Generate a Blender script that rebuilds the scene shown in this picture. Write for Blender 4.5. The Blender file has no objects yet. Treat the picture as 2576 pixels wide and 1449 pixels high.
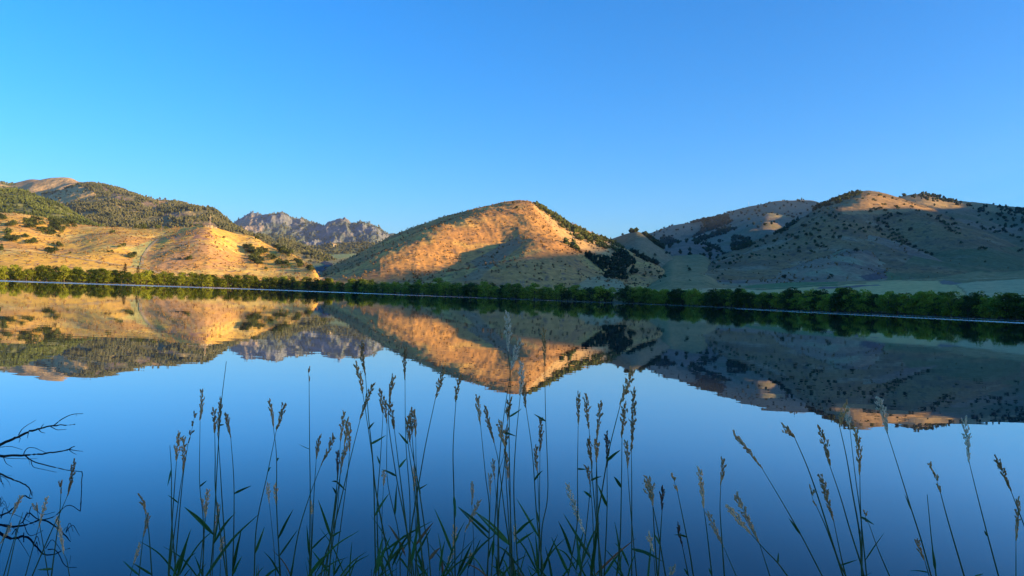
import bpy, math, random
import numpy as np
from mathutils import Vector, Matrix

random.seed(7)
rng = np.random.default_rng(7)
SC = bpy.context.scene
COL = SC.collection
R = math.radians

# ------------------------------------------------------------------ camera, sky, sun, exposure
CAM_H = 2.2
FPX = 1909.5                       # focal length in pixels of a 2576 x 1449 picture
PITCH = math.atan(18.0 / FPX)
ROLL = math.atan(0.037)
_F = np.array([0, math.cos(PITCH), math.sin(PITCH)])
_U0 = np.array([0, -math.sin(PITCH), math.cos(PITCH)])
_R0 = np.array([1.0, 0, 0])
_R = _R0 * math.cos(ROLL) + _U0 * math.sin(ROLL)
_U = _U0 * math.cos(ROLL) - _R0 * math.sin(ROLL)
cam_d = bpy.data.cameras.new('camera')
cam_d.sensor_fit = 'HORIZONTAL'
cam_d.angle = 2 * math.atan(1288.0 / FPX)
cam_d.clip_start = 0.05
cam_d.clip_end = 30000
cam = bpy.data.objects.new('camera', cam_d)
COL.objects.link(cam)
m = Matrix.Identity(4)
for i in range(3):
    m[i][0] = _R[i]; m[i][1] = _U[i]; m[i][2] = -_F[i]
m[2][3] = CAM_H
cam.matrix_world = m
SC.camera = cam

SUN_EL = R(10.0)
SUN_AZ = math.atan2(0.95, -0.31)   # towards the sun: right of and behind the camera
SUN_TAN = math.tan(SUN_EL)
world = bpy.data.worlds.new('World'); SC.world = world; world.use_nodes = True
wn = world.node_tree
bg = wn.nodes['Background']
sky = wn.nodes.new('ShaderNodeTexSky')
sky.sky_type = 'NISHITA'; sky.sun_disc = False
sky.sun_elevation = SUN_EL; sky.sun_rotation = SUN_AZ
sky.air_density = 1.0; sky.dust_density = 1.0; sky.ozone_density = 6.2
hs = wn.nodes.new('ShaderNodeHueSaturation'); hs.inputs['Saturation'].default_value = 1.11
wn.links.new(sky.outputs[0], hs.inputs['Color']); wn.links.new(hs.outputs[0], bg.inputs[0])
bg.inputs[1].default_value = 0.148
sun_d = bpy.data.lights.new('sun', 'SUN')
sun_d.energy = 5.0; sun_d.angle = R(0.5); sun_d.color = (1.0, 0.66, 0.22)
sun = bpy.data.objects.new('sun', sun_d); COL.objects.link(sun)
sdir = Vector((math.sin(SUN_AZ) * math.cos(SUN_EL), math.cos(SUN_AZ) * math.cos(SUN_EL), math.sin(SUN_EL)))
sun.rotation_euler = sdir.to_track_quat('Z', 'Y').to_euler()
sun.location = (300, -200, 150)
SC.view_settings.view_transform = 'Standard'
SC.view_settings.look = 'None'
SC.view_settings.exposure = 1.37
SC.view_settings.gamma = 1.0
SC.view_settings.use_curve_mapping = False
SC.render.engine = 'CYCLES'
SC.cycles.use_denoising = True
SC.cycles.max_bounces = 6
SC.cycles.diffuse_bounces = 2
SC.cycles.glossy_bounces = 3
SC.cycles.sample_clamp_indirect = 4

# ------------------------------------------------------------------ helpers
def yh(px):                                    # horizon row for a picture column
    return 742.5 + 0.037 * (px - 1288.0)
def ray(px, py):
    xc = (px - 1288.0) / FPX; yc = -(py - 724.5) / FPX
    d = _R * xc + _U * yc + _F
    return d
def P(px, py, Y):                              # the place seen at (px, py) that stands Y metres out
    d = ray(px, py); d = d * (Y / d[1])
    return np.array([d[0], d[1], d[2] + CAM_H])
def A(px):                                     # bearing X / Y of a column at the horizon
    d = ray(px, yh(px)); return d[0] / d[1]
def proj(X, Y, Z):
    V = np.stack([X, Y, Z - CAM_H], -1)
    f = V @ _F
    return 1288 + FPX * (V @ _R) / f, 724.5 - FPX * (V @ _U) / f
def zm(ox, oy, k):
    return lambda pts: [(ox + p[0] * k, oy + p[1] * k) + tuple(p[2:]) for p in pts]
z1 = zm(0, 408.9, .248); z2 = zm(511.1, 485.6, .248); z3 = zm(958.3, 460, .248)
z4 = zm(1469.4, 460, .248); z5 = zm(1937.1, 460, .248)
f1 = zm(0, 996.7, .3121); f2 = zm(383.3, 868.9, .4003); f3 = zm(830.6, 868.9, .4003)
f4 = zm(1118.1, 766.7, .4711); f5 = zm(1469.4, 958.3, .3386); f6 = zm(1809.3, 958.3, .3386)

_perm = {}
def perlin(x, y, seed):
    if seed not in _perm:
        r = np.random.default_rng(1000 + seed)
        p = r.permutation(512); ang = r.uniform(0, 2 * math.pi, 512)
        _perm[seed] = (p, np.cos(ang), np.sin(ang))
    p, gx, gy = _perm[seed]
    xi = np.floor(x).astype(int); yi = np.floor(y).astype(int)
    xf = x - xi; yf = y - yi
    u = xf * xf * xf * (xf * (xf * 6 - 15) + 10); v = yf * yf * yf * (yf * (yf * 6 - 15) + 10)
    def g(ix, iy, dx, dy):
        h = p[(p[ix & 511] + iy) & 511]
        return gx[h] * dx + gy[h] * dy
    a = g(xi, yi, xf, yf); b = g(xi + 1, yi, xf - 1, yf)
    c = g(xi, yi + 1, xf, yf - 1); d = g(xi + 1, yi + 1, xf - 1, yf - 1)
    return (a * (1 - u) + b * u) * (1 - v) + (c * (1 - u) + d * u) * v
def fbm(x, y, scale, octv=4, seed=0, gain=.5, ridged=False):
    out = 0; amp = 1; tot = 0; f = 1.0 / scale
    for o in range(octv):
        n = perlin(x * f + 31.7 * o, y * f - 17.3 * o, seed + o)
        if ridged: n = 1 - 2.6 * np.abs(n)
        out = out + n * amp; tot += amp; amp *= gain; f *= 2.03
    return out / tot
def sstep(a, b, x):
    t = np.clip((x - a) / (b - a), 0, 1); return t * t * (3 - 2 * t)
def inpoly(px, py, poly):
    ins = np.zeros(px.shape, bool); n = len(poly)
    for i in range(n):
        x1, y1 = poly[i][:2]; x2, y2 = poly[(i + 1) % n][:2]
        c = ((y1 > py) != (y2 > py))
        if y1 != y2: ins ^= c & (px < (x2 - x1) * (py - y1) / (y2 - y1) + x1)
    return ins
def polydist(X, Y, line):
    best = np.full(X.shape, 1e9); along = np.zeros(X.shape); n = len(line) - 1
    for i in range(n):
        ax, ay = line[i][:2]; bx, by = line[i + 1][:2]
        L = (bx - ax) ** 2 + (by - ay) ** 2 + 1e-9
        t = np.clip(((X - ax) * (bx - ax) + (Y - ay) * (by - ay)) / L, 0, 1)
        d = np.hypot(X - ax - t * (bx - ax), Y - ay - t * (by - ay))
        k = d < best; best = np.where(k, d, best); along = np.where(k, (i + t) / n, along)
    return best, along

def mesh_np(name, V, Fq, smooth=True):
    V = np.asarray(V, np.float32); Fq = np.asarray(Fq, np.int32)
    me = bpy.data.meshes.new(name); k = Fq.shape[1]
    me.vertices.add(len(V)); me.vertices.foreach_set('co', V.ravel())
    me.loops.add(Fq.size); me.loops.foreach_set('vertex_index', Fq.ravel())
    me.polygons.add(len(Fq)); me.polygons.foreach_set('loop_start', np.arange(0, Fq.size, k, dtype=np.int32))
    me.polygons.foreach_set('use_smooth', np.full(len(Fq), smooth))
    me.update(calc_edges=True)
    return me
def obj(name, data, mat=None, parent=None, label=None, cat=None, group=None, kind=None, loc=None):
    o = bpy.data.objects.new(name, data); COL.objects.link(o)
    if mat is not None and data is not None and not data.materials: data.materials.append(mat)
    if parent is not None: o.parent = parent
    if label: o['label'] = label
    if cat: o['category'] = cat
    if group: o['group'] = group
    if kind: o['kind'] = kind
    if loc is not None: o.location = loc
    return o
def boxes(name, lst):                          # list of (cx, cy, cz, sx, sy, sz) as one mesh
    V = []; Fc = []
    for cx, cy, cz, sx, sy, sz in lst:
        b = len(V)
        for dz in (-.5, .5):
            for dx, dy in ((-.5, -.5), (.5, -.5), (.5, .5), (-.5, .5)):
                V.append((cx + dx * sx, cy + dy * sy, cz + dz * sz))
        Fc += [(b, b + 3, b + 2, b + 1), (b + 4, b + 5, b + 6, b + 7), (b, b + 1, b + 5, b + 4),
               (b + 1, b + 2, b + 6, b + 5), (b + 2, b + 3, b + 7, b + 6), (b + 3, b, b + 4, b + 7)]
    return mesh_np(name, V, Fc, False)
def tube_geo(pts, rad, sides=5, V=None, Fc=None):
    V = [] if V is None else V; Fc = [] if Fc is None else Fc
    pts = [np.asarray(p, float) for p in pts]; n = len(pts); b0 = len(V)
    for i in range(n):
        t = pts[min(i + 1, n - 1)] - pts[max(i - 1, 0)]; t = t / (np.linalg.norm(t) + 1e-9)
        ref = np.array([0, 1., 0]) if abs(t[1]) < .9 else np.array([1., 0, 0])
        s = np.cross(t, ref); s /= np.linalg.norm(s); q = np.cross(s, t)
        r = rad[i] if hasattr(rad, '__len__') else rad
        for k in range(sides):
            a = 2 * math.pi * k / sides
            V.append(pts[i] + r * (math.cos(a) * s + math.sin(a) * q))
    for i in range(n - 1):
        for k in range(sides):
            k2 = (k + 1) % sides
            Fc.append((b0 + i * sides + k, b0 + i * sides + k2, b0 + (i + 1) * sides + k2, b0 + (i + 1) * sides + k))
    return V, Fc
def smooth_line(pts, n):                       # Catmull-Rom through points
    p = [np.asarray(q, float) for q in pts]
    if len(p) == 2: return [p[0] + (p[1] - p[0]) * i / (n - 1) for i in range(n)]
    p = [2 * p[0] - p[1]] + p + [2 * p[-1] - p[-2]]
    out = []; m_ = len(p) - 3
    for i in range(n):
        u = i / (n - 1) * m_; k = min(int(u), m_ - 1); t = u - k
        a, b, c, d = p[k:k + 4]
        out.append(.5 * ((2 * b) + (c - a) * t + (2 * a - 5 * b + 4 * c - d) * t * t + (3 * b - a - 3 * c + d) * t ** 3))
    return out

# ------------------------------------------------------------------ materials
def mat(name, color, rough=.9, spec=.2, var=.25, vscale=3.0, bump=0, bscale=10, transl=0, rnd=0, col2=None):
    M = bpy.data.materials.new(name); M.use_nodes = True
    nt = M.node_tree; N = nt.nodes; L = nt.links; bs = N['Principled BSDF']
    bs.inputs['Roughness'].default_value = rough; bs.inputs['Specular IOR Level'].default_value = spec
    tc = N.new('ShaderNodeTexCoord'); no = N.new('ShaderNodeTexNoise')
    no.inputs['Scale'].default_value = vscale; no.inputs['Detail'].default_value = 4
    L.new(tc.outputs['Object'], no.inputs['Vector'])
    rp = N.new('ShaderNodeMix'); rp.data_type = 'RGBA'
    c2 = col2 or tuple(c * (1 + var * 1.6) for c in color); c1 = tuple(c * (1 - var) for c in color)
    rp.inputs[6].default_value = (*c1, 1); rp.inputs[7].default_value = (*c2, 1)
    fac = no.outputs['Fac']
    if rnd:
        oi = N.new('ShaderNodeObjectInfo'); ma = N.new('ShaderNodeMath'); ma.operation = 'MULTIPLY_ADD'
        ma.inputs[1].default_value = rnd; L.new(oi.outputs['Random'], ma.inputs[0])
        sb = N.new('ShaderNodeMath'); sb.operation = 'SUBTRACT'; sb.use_clamp = True; sb.inputs[1].default_value = rnd * .5
        L.new(fac, ma.inputs[2]); L.new(ma.outputs[0], sb.inputs[0]); fac = sb.outputs[0]
    mr = N.new('ShaderNodeMapRange'); mr.inputs[1].default_value = .3; mr.inputs[2].default_value = .7
    L.new(fac, mr.inputs[0]); L.new(mr.outputs[0], rp.inputs[0])
    L.new(rp.outputs[2], bs.inputs['Base Color'])
    if bump:
        n2 = N.new('ShaderNodeTexNoise'); n2.inputs['Scale'].default_value = bscale; n2.inputs['Detail'].default_value = 5
        L.new(tc.outputs['Object'], n2.inputs['Vector'])
        bp = N.new('ShaderNodeBump'); bp.inputs['Strength'].default_value = 1; bp.inputs['Distance'].default_value = bump
        L.new(n2.outputs['Fac'], bp.inputs['Height']); L.new(bp.outputs[0], bs.inputs['Normal'])
    if transl:
        tr = N.new('ShaderNodeBsdfTranslucent'); mx = N.new('ShaderNodeMixShader'); mx.inputs[0].default_value = transl
        L.new(rp.outputs[2], tr.inputs[0]); L.new(bs.outputs[0], mx.inputs[1]); L.new(tr.outputs[0], mx.inputs[2])
        L.new(mx.outputs[0], N['Material Output'].inputs[0])
    return M
def land_mat(name, fine=6.0, bump=.6, var=.22):
    """dry hillside: land cover from the mesh's colour layer, broken by fine scrub and relief"""
    M = bpy.data.materials.new(name); M.use_nodes = True
    nt = M.node_tree; N = nt.nodes; L = nt.links; bs = N['Principled BSDF']
    bs.inputs['Roughness'].default_value = 1; bs.inputs['Specular IOR Level'].default_value = .05
    at = N.new('ShaderNodeAttribute'); at.attribute_name = 'cover'
    tc = N.new('ShaderNodeTexCoord')
    n1 = N.new('ShaderNodeTexNoise'); n1.inputs['Scale'].default_value = 1 / fine; n1.inputs['Detail'].default_value = 6
    n1.inputs['Roughness'].default_value = .65
    L.new(tc.outputs['Object'], n1.inputs['Vector'])
    mr = N.new('ShaderNodeMapRange'); mr.inputs[1].default_value = .3; mr.inputs[2].default_value = .7
    mr.inputs[3].default_value = 1 - var; mr.inputs[4].default_value = 1 + var
    L.new(n1.outputs['Fac'], mr.inputs[0])
    mu = N.new('ShaderNodeVectorMath'); mu.operation = 'SCALE'
    L.new(at.outputs['Color'], mu.inputs[0]); L.new(mr.outputs[0], mu.inputs['Scale'])
    L.new(mu.outputs[0], bs.inputs['Base Color'])
    bp = N.new('ShaderNodeBump'); bp.inputs['Strength'].default_value = 1; bp.inputs['Distance'].default_value = bump
    L.new(n1.outputs['Fac'], bp.inputs['Height']); L.new(bp.outputs[0], bs.inputs['Normal'])
    return M
def water_mat(name, rip, calm):
    """still dark lake: mirror-like at a grazing look, see-through dark blue when looked down into"""
    M = bpy.data.materials.new(name); M.use_nodes = True
    nt = M.node_tree; N = nt.nodes; L = nt.links; N.remove(N['Principled BSDF'])
    body = N.new('ShaderNodeBsdfDiffuse'); body.inputs['Color'].default_value = (.001, .007, .018, 1)
    gl = N.new('ShaderNodeBsdfGlossy'); gl.inputs['Color'].default_value = (.95, .98, 1, 1); gl.inputs['Roughness'].default_value = .0 if calm else .16
    fr_ = N.new('ShaderNodeFresnel'); fr_.inputs['IOR'].default_value = 1.4
    fc = N.new('ShaderNodeFloatCurve'); cv = fc.mapping.curves[0]
    for x, y in ((.09, .085), (.16, .16), (.26, .36), (.38, .58), (.6, .78), (.85, .92)): cv.points.new(x, y)
    cv.points[0].location = (0, 0); cv.points[-1].location = (1, 1); fc.mapping.update()
    mx = N.new('ShaderNodeMixShader'); L.new(fr_.outputs[0], fc.inputs['Value']); L.new(fc.outputs[0], mx.inputs[0])
    L.new(body.outputs[0], mx.inputs[1]); L.new(gl.outputs[0], mx.inputs[2]); L.new(mx.outputs[0], N['Material Output'].inputs[0])
    tc = N.new('ShaderNodeTexCoord')
    def wave(sx, sy, det, dist, rot=0):
        mp = N.new('ShaderNodeMapping'); mp.inputs['Scale'].default_value = (sx, sy, 1); mp.inputs['Rotation'].default_value = (0, 0, rot)
        no = N.new('ShaderNodeTexNoise'); no.inputs['Scale'].default_value = 1; no.inputs['Detail'].default_value = det
        L.new(tc.outputs['Object'], mp.inputs[0]); L.new(mp.outputs[0], no.inputs['Vector'])
        bp = N.new('ShaderNodeBump'); bp.inputs['Strength'].default_value = 1; bp.inputs['Distance'].default_value = dist
        L.new(no.outputs['Fac'], bp.inputs['Height']); return bp
    b1 = wave(.35, 1.1, 2, rip); b2 = wave(.05, .16, 1, rip * 2.5, .2)
    L.new(b1.outputs[0], b2.inputs['Normal']); L.new(b2.outputs[0], gl.inputs['Normal'])
    return M

M_LAND = land_mat('dry_hillside', 5.0, .55, .3)
M_FARLAND = land_mat('mountain_rock', 40.0, 14.0, .35)
M_GROUND = mat('meadow_soil', (.16, .14, .06), 1, .05, .3, .08, .05, 3)
M_WATER = water_mat('lake_water', .0014, True)
M_RIPPLE = water_mat('rippled_water', .06, False)
M_WILLOW = mat('willow_leaves', (.085, .14, .013), .7, .15, .5, .35, 0, 0, .35, .8, (.32, .35, .03))
M_BARK = mat('bark', (.09, .07, .05), .95, .1, .3, 4)
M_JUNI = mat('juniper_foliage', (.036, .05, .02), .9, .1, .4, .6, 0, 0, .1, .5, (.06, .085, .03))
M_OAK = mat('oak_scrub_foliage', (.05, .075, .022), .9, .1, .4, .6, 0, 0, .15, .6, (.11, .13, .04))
M_FOREST = mat('forest_foliage', (.085, .1, .04), .9, .1, .4, .02, 0, 0, .1, 0, (.16, .17, .07))
M_FARJUNI = mat('far_juniper_foliage', (.035, .05, .03), .9, .05, .4, .02, 0, 0, 0, 0, (.06, .08, .045))
M_GREENWOOD = mat('oak_wood_foliage', (.075, .105, .03), .9, .1, .4, .02, 0, 0, .15, 0, (.15, .18, .05))
M_FARWOOD = mat('far_forest_foliage', (.085, .108, .048), .9, .1, .35, .02, 0, 0, .1, 0, (.17, .16, .085))
M_STEM = mat('reed_stem', (.05, .07, .022), .7, .25, .3, 9)
M_LEAF = mat('reed_leaf', (.045, .105, .024), .55, .3, .3, 5, 0, 0, .25, .4)
M_DEADLEAF = mat('dry_reed_leaf', (.26, .11, .05), .7, .2, .3, 7, 0, 0, .2)
M_SEED = mat('brown_seed_head', (.6, .27, .1), .85, .15, .3, 60, 0, 0, .15, .5)
M_SEEDD = mat('dark_seed_head', (.15, .08, .055), .85, .15, .3, 60, 0, 0, .1)
M_SEEDP = mat('pale_seed_head', (.9, .5, .25), .85, .15, .25, 60, 0, 0, .2, .4)
M_SEEDW = mat('whitish_fluffy_seed_head', (.95, .66, .43), .85, .15, .2, 60, 0, 0, .2)
M_BRANCH = mat('wet_dead_bark', (.02, .017, .014), .8, .25, .35, 14, .002, 60)
M_PATH = mat('pale_dirt_track', (.5, .36, .18), 1, .05, .15, .1)
M_ROAD = mat('asphalt', (.07, .07, .075), .9, .1, .2, .05)
M_CONC = mat('pale_concrete', (.4, .34, .25), .9, .1, .15, .2)
M_STEEL = mat('galvanised_steel', (.55, .5, .45), .5, .4, .1, 1)
M_REDW = mat('mast_red_paint', (.5, .12, .06), .6, .3, .1, 1)
M_PAINTB = mat('car_paint', (.1, .12, .17), .35, .5, .05, 1)
M_GLASS = mat('dark_glass', (.02, .025, .03), .1, .5, .05, 1)
M_TYRE = mat('rubber', (.02, .02, .02), .8, .2, .1, 5)
M_WOOD = mat('weathered_pole_wood', (.3, .22, .14), .9, .1, .2, 3)

# ------------------------------------------------------------------ land: ground sheet and lake
SHORE = [(-1500, 330), (-900, 380), (-350, 430), (0, 455), (320, 500), (640, 585), (760, 570), (960, 535), (1288, 455), (1597, 462), (1853, 400),
         (2108, 345), (2576, 285), (2900, 240), (3600, 175)]
shx = np.array([p[0] for p in SHORE], float); shy = np.array([p[1] for p in SHORE], float)
_q = np.linspace(-1500, 3600, 1200); _w = np.interp(_q, shx, shy)
_k = np.exp(-.5 * (np.arange(-60, 61) / 22.) ** 2); _k /= _k.sum()
_w = np.convolve(np.pad(_w, 60, 'edge'), _k, 'valid')
def shoreY(px): return np.interp(px, _q, _w)
shore_line = [(A(px) * shoreY(px), float(shoreY(px))) for px in np.linspace(-1500, 3600, 260)]
NEAR_EDGE = 4.3                                 # the near bank's waterline
lake_poly = shore_line + [(shore_line[-1][0] + 40, 60), (shore_line[-1][0] - 40, 9), (120, 5.2), (40, 4.5), (0, NEAR_EDGE), (-40, 4.4), (-150, 6), (-300, 40)]
def lake_r(th):                                 # radius of the shore seen from the lake's middle
    cx, cy = 0.0, 190.0
    n = len(lake_poly); best = 1e9
    dx, dy = math.cos(th), math.sin(th)
    for i in range(n):
        ax, ay = lake_poly[i]; bx, by = lake_poly[(i + 1) % n]
        ex, ey = bx - ax, by - ay; den = dx * ey - dy * ex
        if abs(den) < 1e-12: continue
        t = ((ax - cx) * ey - (ay - cy) * ex) / den; u = ((ax - cx) * dy - (ay - cy) * dx) / den
        if t > 0 and -1e-6 <= u <= 1 + 1e-6: best = min(best, t)
    return best
def bank_z(X, Y): return .45 - .12 * np.maximum(Y, 0) * 1.0
NT = 720
ths = np.linspace(0, 2 * math.pi, NT, endpoint=False) - math.pi / 2
lr = np.array([lake_r(t) for t in ths])
rings = [(-1e9, -2.5), (-30, -2.0), (-6, -.7), (-1.5, -.22), (0, .0), (1.6, .22), (4.3, .45), (12, .9), (40, 2.0), (110, 3.0), (400, 3.5), (1500, 4), (5000, 4), (14000, 0)]
GV = [(0, 190, -2.5)]; GF = []
for dr, z in rings[1:]:
    for t, r0 in zip(ths, lr):
        r = max(r0 + dr, 1.0)
        x, y = r * math.cos(t), 190 + r * math.sin(t)
        GV.append((x, y, z + (.5 * math.sin(x * .013) * math.cos(y * .011) if dr > 60 else 0)))
tri = [(0, 1 + i, 1 + (i + 1) % NT) for i in range(NT)]
for k in range(len(rings) - 2):
    a = 1 + k * NT; b = a + NT
    for i in range(NT):
        j = (i + 1) % NT; GF.append((a + i, b + i, b + j, a + j))
gm = bpy.data.meshes.new('ground'); gm.from_pydata(GV, [], tri + GF); gm.update()
obj('ground', gm, M_GROUND, kind='structure')
lw = bpy.data.meshes.new('lake')
LV = [(0, 190, 0)] + [((r + 1.5) * math.cos(t), 190 + (r + 1.5) * math.sin(t), 0) for t, r in zip(ths, lr)]
lw.from_pydata(LV, [], [(0, 1 + i, 1 + (i + 1) % NT) for i in range(NT)]); lw.update()
obj('lake', lw, M_WATER, kind='structure')
def ripple(name, pxs, top, bot):                # strips of wind-ruffled water lying along the far shore
    V = []; Fq = []
    for i, px in enumerate(pxs):
        for d in (top[i], bot[i]):
            Yd = CAM_H * FPX / d
            jit = 1 + .004 * math.sin(i * 1.7 + d)
            V.append((A(px) * Yd * jit, Yd * jit, .004))
    for i in range(len(pxs) - 1): Fq.append((2 * i, 2 * i + 2, 2 * i + 3, 2 * i + 1))
    obj(name, mesh_np(name, V, Fq), M_RIPPLE, kind='structure')
pxs = list(np.linspace(-60, 1260, 60))
sh = [CAM_H * FPX / (shoreY(p) - 4) for p in pxs]
ripple('rippled_water', pxs, [s + .4 for s in sh], [s + .4 + 2.9 * (1 - (p + 60) / 1330) ** .8 + .8 for s, p in zip(sh, pxs)])
pxs = list(np.linspace(1250, 2700, 70))
sh = [CAM_H * FPX / (shoreY(p) - 3) for p in pxs]
ripple('rippled_water', pxs, [s + .5 + max(0, (p - 1700) / 876) * 1.0 for s, p in zip(sh, pxs)], [s + 1.2 + max(0, (p - 1700) / 876) * 1.2 for s, p in zip(sh, pxs)])
pxs = list(np.linspace(1850, 2720, 50))
sh = [CAM_H * FPX / (shoreY(p) - 3) for p in pxs]
ripple('rippled_water', pxs, [s + 2.6 + (p - 1850) / 726 * 3.6 for s, p in zip(sh, pxs)], [s + 3.4 + (p - 1850) / 726 * 6.0 for s, p in zip(sh, pxs)])

# ------------------------------------------------------------------ land: hills
class Hill:
    def __init__(s, name, crest, base, n=(300, 160), prof=1.5, foot=.25, back=1.6, relief=(), feats=(), material=None, clipz=-6, smooth=3, ext=1.0, pre=6):
        s.name = name
        c = sorted([(lambda p: (p[0] / p[1], p[1], p[2]))(P(*q)) for q in crest])
        b = sorted([(A(q[0]), q[1], q[2]) for q in base])
        s.a0, s.a1 = c[0][0], c[-1][0]; NA, NY = n
        a = np.linspace(s.a0, s.a1, NA)
        ca, cY, cz = map(np.array, zip(*c)); ba, bY, bz = map(np.array, zip(*b))
        Yc = np.interp(a, ca, cY); zc = np.interp(a, ca, cz); Yb = np.interp(a, ba, bY); zb = np.interp(a, ba, bz)
        def sm(v, w):
            k = np.exp(-.5 * (np.arange(-3 * w, 3 * w + 1) / w) ** 2); k /= k.sum()
            return np.convolve(np.pad(v, 3 * w, 'edge'), k, 'valid')
        Yc = sm(Yc, smooth * 4); zc = sm(zc, smooth); Yb = sm(Yb, smooth * 3); zb = sm(zb, smooth * 3)
        t = np.concatenate([np.linspace(-.12, 1.05, int(NY * .86)), np.linspace(1.06, 1 + ext, NY - int(NY * .86))])
        T = np.broadcast_to(t, (NA, len(t)))
        Y = Yb[:, None] + (Yc - Yb)[:, None] * T
        g = (1 - foot) * np.sign(T) * (1 - np.abs(1 - np.clip(np.abs(T), 0, 1)) ** prof) + foot * np.clip(T, 0, 1) ** 2.2
        g = np.where(T < 0, T * pre, g)
        g = np.where(T > 1, 1 - back * (T - 1) ** 2, g)
        Z = zb[:, None] + (zc - zb)[:, None] * g
        X = a[:, None] * Y
        s.a, s.Y, s.X, s.Z, s.T = a, Y.copy(), X, Z, T
        hgt = np.maximum(zc - zb, 4)[:, None]
        s.feat_src = feats
        for pts, amp, wid in feats:             # ribs and gullies
            line = [s.hit(*q)[:2] for q in pts]
            d, al = polydist(X, Y, line)
            am = np.interp(al, np.linspace(0, 1, len(amp)), amp) if hasattr(amp, '__len__') else amp
            wd = np.interp(al, np.linspace(0, 1, len(wid)), wid) if hasattr(wid, '__len__') else wid
            Z = Z + am * np.exp(-.5 * (d / wd) ** 2)
        for i, (scale, amp, kind) in enumerate(relief):
            nz = fbm(X + (Y * .25 if kind == 's' else 0), Y * (.3 if kind == 's' else 1), scale, 4, 11 * i + (hash_name(name) % 50), .5, kind in 'rs')
            k = sstep(-.05, .25, T) * np.clip(hgt / 60, .25, 1)
            if amp > 2: k = k * (1 - .75 * np.exp(-((T - 1) / .12) ** 2))
            Z = Z + nz * amp * k
        s.Z = np.maximum(Z, clipz)
        V = np.stack([X, Y, s.Z], -1)
        NYv = len(t)
        i, j = np.meshgrid(np.arange(NA - 1), np.arange(NYv - 1), indexing='ij')
        q = (i * NYv + j).ravel()
        s.quads = np.stack([q, q + NYv, q + NYv + 1, q + 1], -1)
        s.V = V.reshape(-1, 3)
        s.PX, s.PY = proj(X, Y, s.Z)
        s.material = material or M_LAND
        s.color = None
    def zat(s, X, Y):
        i = int(np.clip(round((X / Y - s.a0) / (s.a1 - s.a0) * (len(s.a) - 1)), 0, len(s.a) - 1))
        return float(np.interp(Y, s.Y[i], s.Z[i]))
    def hit(s, px, py):
        d = ray(px, py); a = d[0] / d[1]; e = d[2] / d[1]
        i = int(np.clip(round((a - s.a0) / (s.a1 - s.a0) * (len(s.a) - 1)), 0, len(s.a) - 1))
        k = np.nonzero((s.Z[i] >= CAM_H + e * s.Y[i]) & (s.T[i] > -.1))[0]
        j = int(k[0]) if len(k) else int(np.argmin(np.abs(s.T[i] - 1)))
        return np.array([a * s.Y[i, j], s.Y[i, j], s.Z[i, j]])
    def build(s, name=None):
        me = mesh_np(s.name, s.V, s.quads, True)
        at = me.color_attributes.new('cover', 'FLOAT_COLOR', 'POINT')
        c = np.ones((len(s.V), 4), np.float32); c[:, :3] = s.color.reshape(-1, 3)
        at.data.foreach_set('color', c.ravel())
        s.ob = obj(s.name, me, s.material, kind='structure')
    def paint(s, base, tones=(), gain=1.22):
        """base colour, then (polygon or None, colour, noise scale, threshold, softness) layers of land cover, and in places of painted light and shade"""
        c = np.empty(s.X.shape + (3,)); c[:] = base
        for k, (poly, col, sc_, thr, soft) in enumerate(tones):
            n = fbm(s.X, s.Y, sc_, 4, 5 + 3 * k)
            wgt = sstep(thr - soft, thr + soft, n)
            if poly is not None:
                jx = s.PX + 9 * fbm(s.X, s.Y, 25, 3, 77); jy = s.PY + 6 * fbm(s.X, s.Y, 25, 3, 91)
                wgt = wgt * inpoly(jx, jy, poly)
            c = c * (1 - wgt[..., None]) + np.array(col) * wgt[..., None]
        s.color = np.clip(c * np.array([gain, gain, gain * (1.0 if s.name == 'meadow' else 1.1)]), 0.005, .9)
def hash_name(n): return sum(ord(ch) * (i + 3) for i, ch in enumerate(n))

TAN = (.40, .25, .105); TAN2 = (.32, .185, .085); STRAW = (.46, .33, .13); SAGE = (.2, .16, .085); GREEN = (.13, .16, .055)
DKG = (.055, .075, .03); PURP = (.22, .15, .115)

# A: bare far summit on the left
hA = Hill('mountain', z1([(-700, 190, 3700), (-300, 175, 3700), (0, 160, 3700), (100, 178, 3700), (180, 165, 3750), (300, 150, 3800), (340, 149, 3800), (450, 165, 3750), (600, 185, 3650), (720, 197, 3550), (790, 228, 3500), (870, 235, 3450), (960, 265, 3400), (1100, 330, 3300)]),
          [(-400, 2300, 80), (500, 2300, 80)], (200, 120), 1.5, .2, relief=((420, 30, 'p'), (130, 12, 'p'), (40, 3, 'p')),
          feats=[(z1([(640, 190), (470, 225), (330, 300)]), (0, 55, 50), (110, 90, 90)), (z1([(560, 205), (400, 262), (250, 310)]), (0, -45, -40), (90, 90, 90)),
                 (z1([(790, 235), (640, 285), (480, 345)]), (0, 60, 55), (110, 100, 100)), (z1([(690, 232), (520, 290), (380, 340)]), (0, -70, -60), (80, 80, 80)),
                 (z1([(120, 180), (60, 250), (20, 300)]), (-20, -35, -30), 90)], material=M_FARLAND)
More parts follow.
